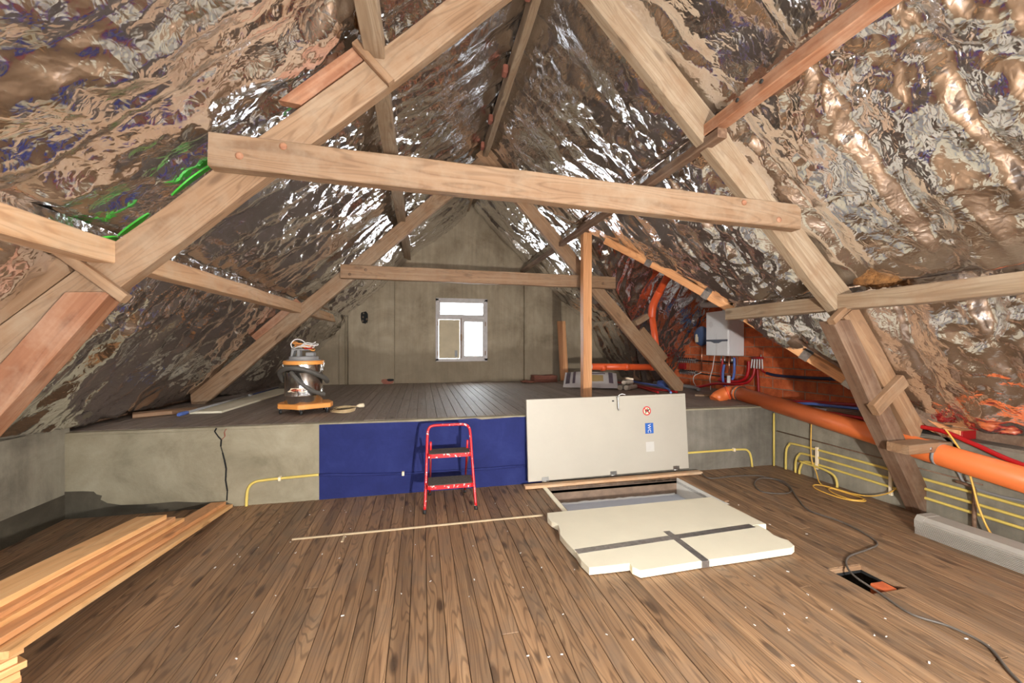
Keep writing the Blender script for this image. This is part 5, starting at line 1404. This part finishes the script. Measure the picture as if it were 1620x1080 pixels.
def sack(c, sx, sy, h, rot, label, tilt=0.0):
    t = thing('cement_sack', label, 'sack', c, 'paper sacks on the platform')
    bm = BM(); bmesh.ops.create_grid(bm, x_segments=18, y_segments=12, size=0.5)
    top = bm.faces[:]
    rr = random.Random(int(c[0] * 100))
    M = Matrix.Translation(c) @ Matrix.Rotation(rot, 4, 'Z') @ Matrix.Rotation(tilt, 4, 'X')
    def hgt(x, y): return h * (max(0, 1 - (2 * abs(x)) ** 4) * max(0, 1 - (2 * abs(y)) ** 3)) ** 0.5
    for v in bm.verts: v.co = Vector((v.co.x * sx, v.co.y * sy, 0.012 + hgt(v.co.x, v.co.y) + 0.006 * math.sin(v.co.x * 21) * math.cos(v.co.y * 13)))
    lo = bmesh.ops.duplicate(bm, geom=bm.verts[:] + bm.edges[:] + bm.faces[:])
    for g in lo['geom']:
        if isinstance(g, bmesh.types.BMVert): g.co.z = 0.004
    bmesh.ops.bridge_loops(bm, edges=[e for e in bm.edges if e.is_boundary])
    bmesh.ops.recalc_face_normals(bm, faces=bm.faces)
    bm.transform(M); body = obj('sack_body', bm, 'bag_paper', t, smooth=True)
    for (xa, xb, ya, yb, mt) in ((-0.46, -0.38, -0.40, 0.40, 'bag_print'), (-0.33, -0.28, -0.40, 0.40, 'bag_print'), (0.02, 0.24, -0.30, 0.10, 'bag_gold'), (-0.02, 0.28, 0.18, 0.26, 'bag_print'), (0.34, 0.42, -0.36, 0.36, 'bag_print')):
        bm = BM(); nx, ny = 5, 8; g = [[bm.verts.new((sx * (xa + (xb - xa) * i_ / nx), sy * (ya + (yb - ya) * j_ / ny), 0.0145 + hgt(xa + (xb - xa) * i_ / nx, ya + (yb - ya) * j_ / ny) + 0.006 * math.sin((xa + (xb - xa) * i_ / nx) * 21) * math.cos((ya + (yb - ya) * j_ / ny) * 13))) for j_ in range(ny + 1)] for i_ in range(nx + 1)]
        for i_ in range(nx):
            for j_ in range(ny): bm.faces.new((g[i_][j_], g[i_ + 1][j_], g[i_ + 1][j_ + 1], g[i_][j_ + 1]))
        bm.transform(M); obj('print', bm, mt, body)
sack((3.0, 6.85, ZP + 0.13), 0.95, 0.62, 0.07, -0.42, 'grey printed paper sack lying behind the post', 0.36)
rr = random.Random(31)
for k, (a, b) in enumerate((((3.33, 6.36, ZP + 0.045), (3.60, 6.56, ZP + 0.045)), ((3.38, 6.24, ZP + 0.045), (3.66, 6.42, ZP + 0.05)), ((3.38, 6.32, ZP + 0.125), (3.62, 6.48, ZP + 0.125)))):
    obj('wrapped_roll', tb([Vector(a).lerp(Vector(b), q) + Vector((0, 0, rr.uniform(-.006, .006))) for q in np.linspace(0, 1, 9)], [rr.uniform(0.034, 0.046) for _ in range(9)], 12), 'plastic_film', None,
        label=['rear film-wrapped roll beside the paper sack', 'front film-wrapped roll beside the paper sack', 'upper film-wrapped roll beside the paper sack'][k], cat='roll', group='wrapped rolls')
FG = 'loose tubes on the platform'
for pts, r, mt, lab in (
    ([(3.95, 7.9, ZP + 0.02), (3.85, 7.0, ZP + 0.02), (3.80, 6.5, ZP + 0.02), (3.68, 5.75, ZP + 0.02)], 0.018, 'red_hose', 'front red tube lying on the platform by the truss foot'),
    ([(4.02, 7.6, ZP + 0.02), (3.95, 6.8, ZP + 0.02), (3.92, 6.2, ZP + 0.02), (4.0, 5.72, ZP + 0.02)], 0.018, 'red_dark', 'rear red tube lying on the platform by the truss foot'),
    ([(4.15, 7.5, ZP + 0.05), (4.08, 6.8, ZP + 0.055), (4.05, 6.3, ZP + 0.06), (3.98, 5.95, ZP + 0.045), (3.90, 5.75, ZP + 0.02), (3.86, 5.68, ZP + 0.02)], 0.018, 'blue_hose', 'blue tube curving over the red tubes on the platform'),
    ([(4.3, 7.5, ZP + 0.02), (4.3, 7.0, ZP + 0.02), (4.42, 6.4, ZP + 0.02)], 0.018, 'white', 'white tube lying on the platform behind the blue tube')):
    obj('loose_tube', tb(smooth_path(pts, 7), r, 10), mt, None, label=lab, cat='tube', group=FG)
bm = BM()
for k in range(5):
    tube(bm, [(4.33 + (0.10 - 0.006 * k) * math.cos(t), 6.62 + (0.13 - 0.01 * k) * math.sin(t), ZP + 0.03 + k * 0.02) for t in np.linspace(0, 2 * PI, 24, endpoint=False)], 0.011, 6, closed=True)
obj('tube_coil', bm, 'blue_hose', None, label='small coil of blue tube below the manifolds', cat='coil')

# ------------------------------------------------------------------ things on the platform, left
M, ln = frame_matrix((-2.36, 5.12, ZP + 0.014), (-2.28, 7.6, ZP + 0.014), (1, 0, 0))
bm = BM(); box(bm, 0, ln, -0.16, 0.16, -0.012, 0.012, 0.002); obj('panel_board', bm, 'foam', None, M, label='pale panel lying on the platform behind the vacuum cleaner', cat='board')
beam('loose_board', (-2.98, 5.0, ZP + 0.025), (-2.52, 5.28, ZP + 0.025), 0.045, 0.16, 'beam_brown', None, side=(-0.5, 0.8, 0), label='short brown board at the foot of the far truss', cat='board')
po = thing('telescopic_pole', 'thin grey telescopic pole with blue handle lying on the pale panel', 'pole', (-2.4, 6.5, ZP))
pa, pb = Vector((-2.46, 4.80, ZP + 0.045)), Vector((-2.32, 7.3, ZP + 0.075))
obj('tube', tb([pa.lerp(pb, .05), pa.lerp(pb, .62)], 0.014, 10), 'grey_plastic', po)
obj('tube', tb([pa.lerp(pb, .60), pb], 0.011, 10), 'blue_dark', po)
obj('collar', tb([pa.lerp(pb, .595), pa.lerp(pb, .635)], 0.018, 10), 'grey_plastic', po)
obj('grip', tb([pa, pa.lerp(pb, .01), pa.lerp(pb, .05), pa.lerp(pb, .06)], [0.016, 0.021, 0.021, 0.016], 12), 'blue_hose', po, label='blue handle grip')
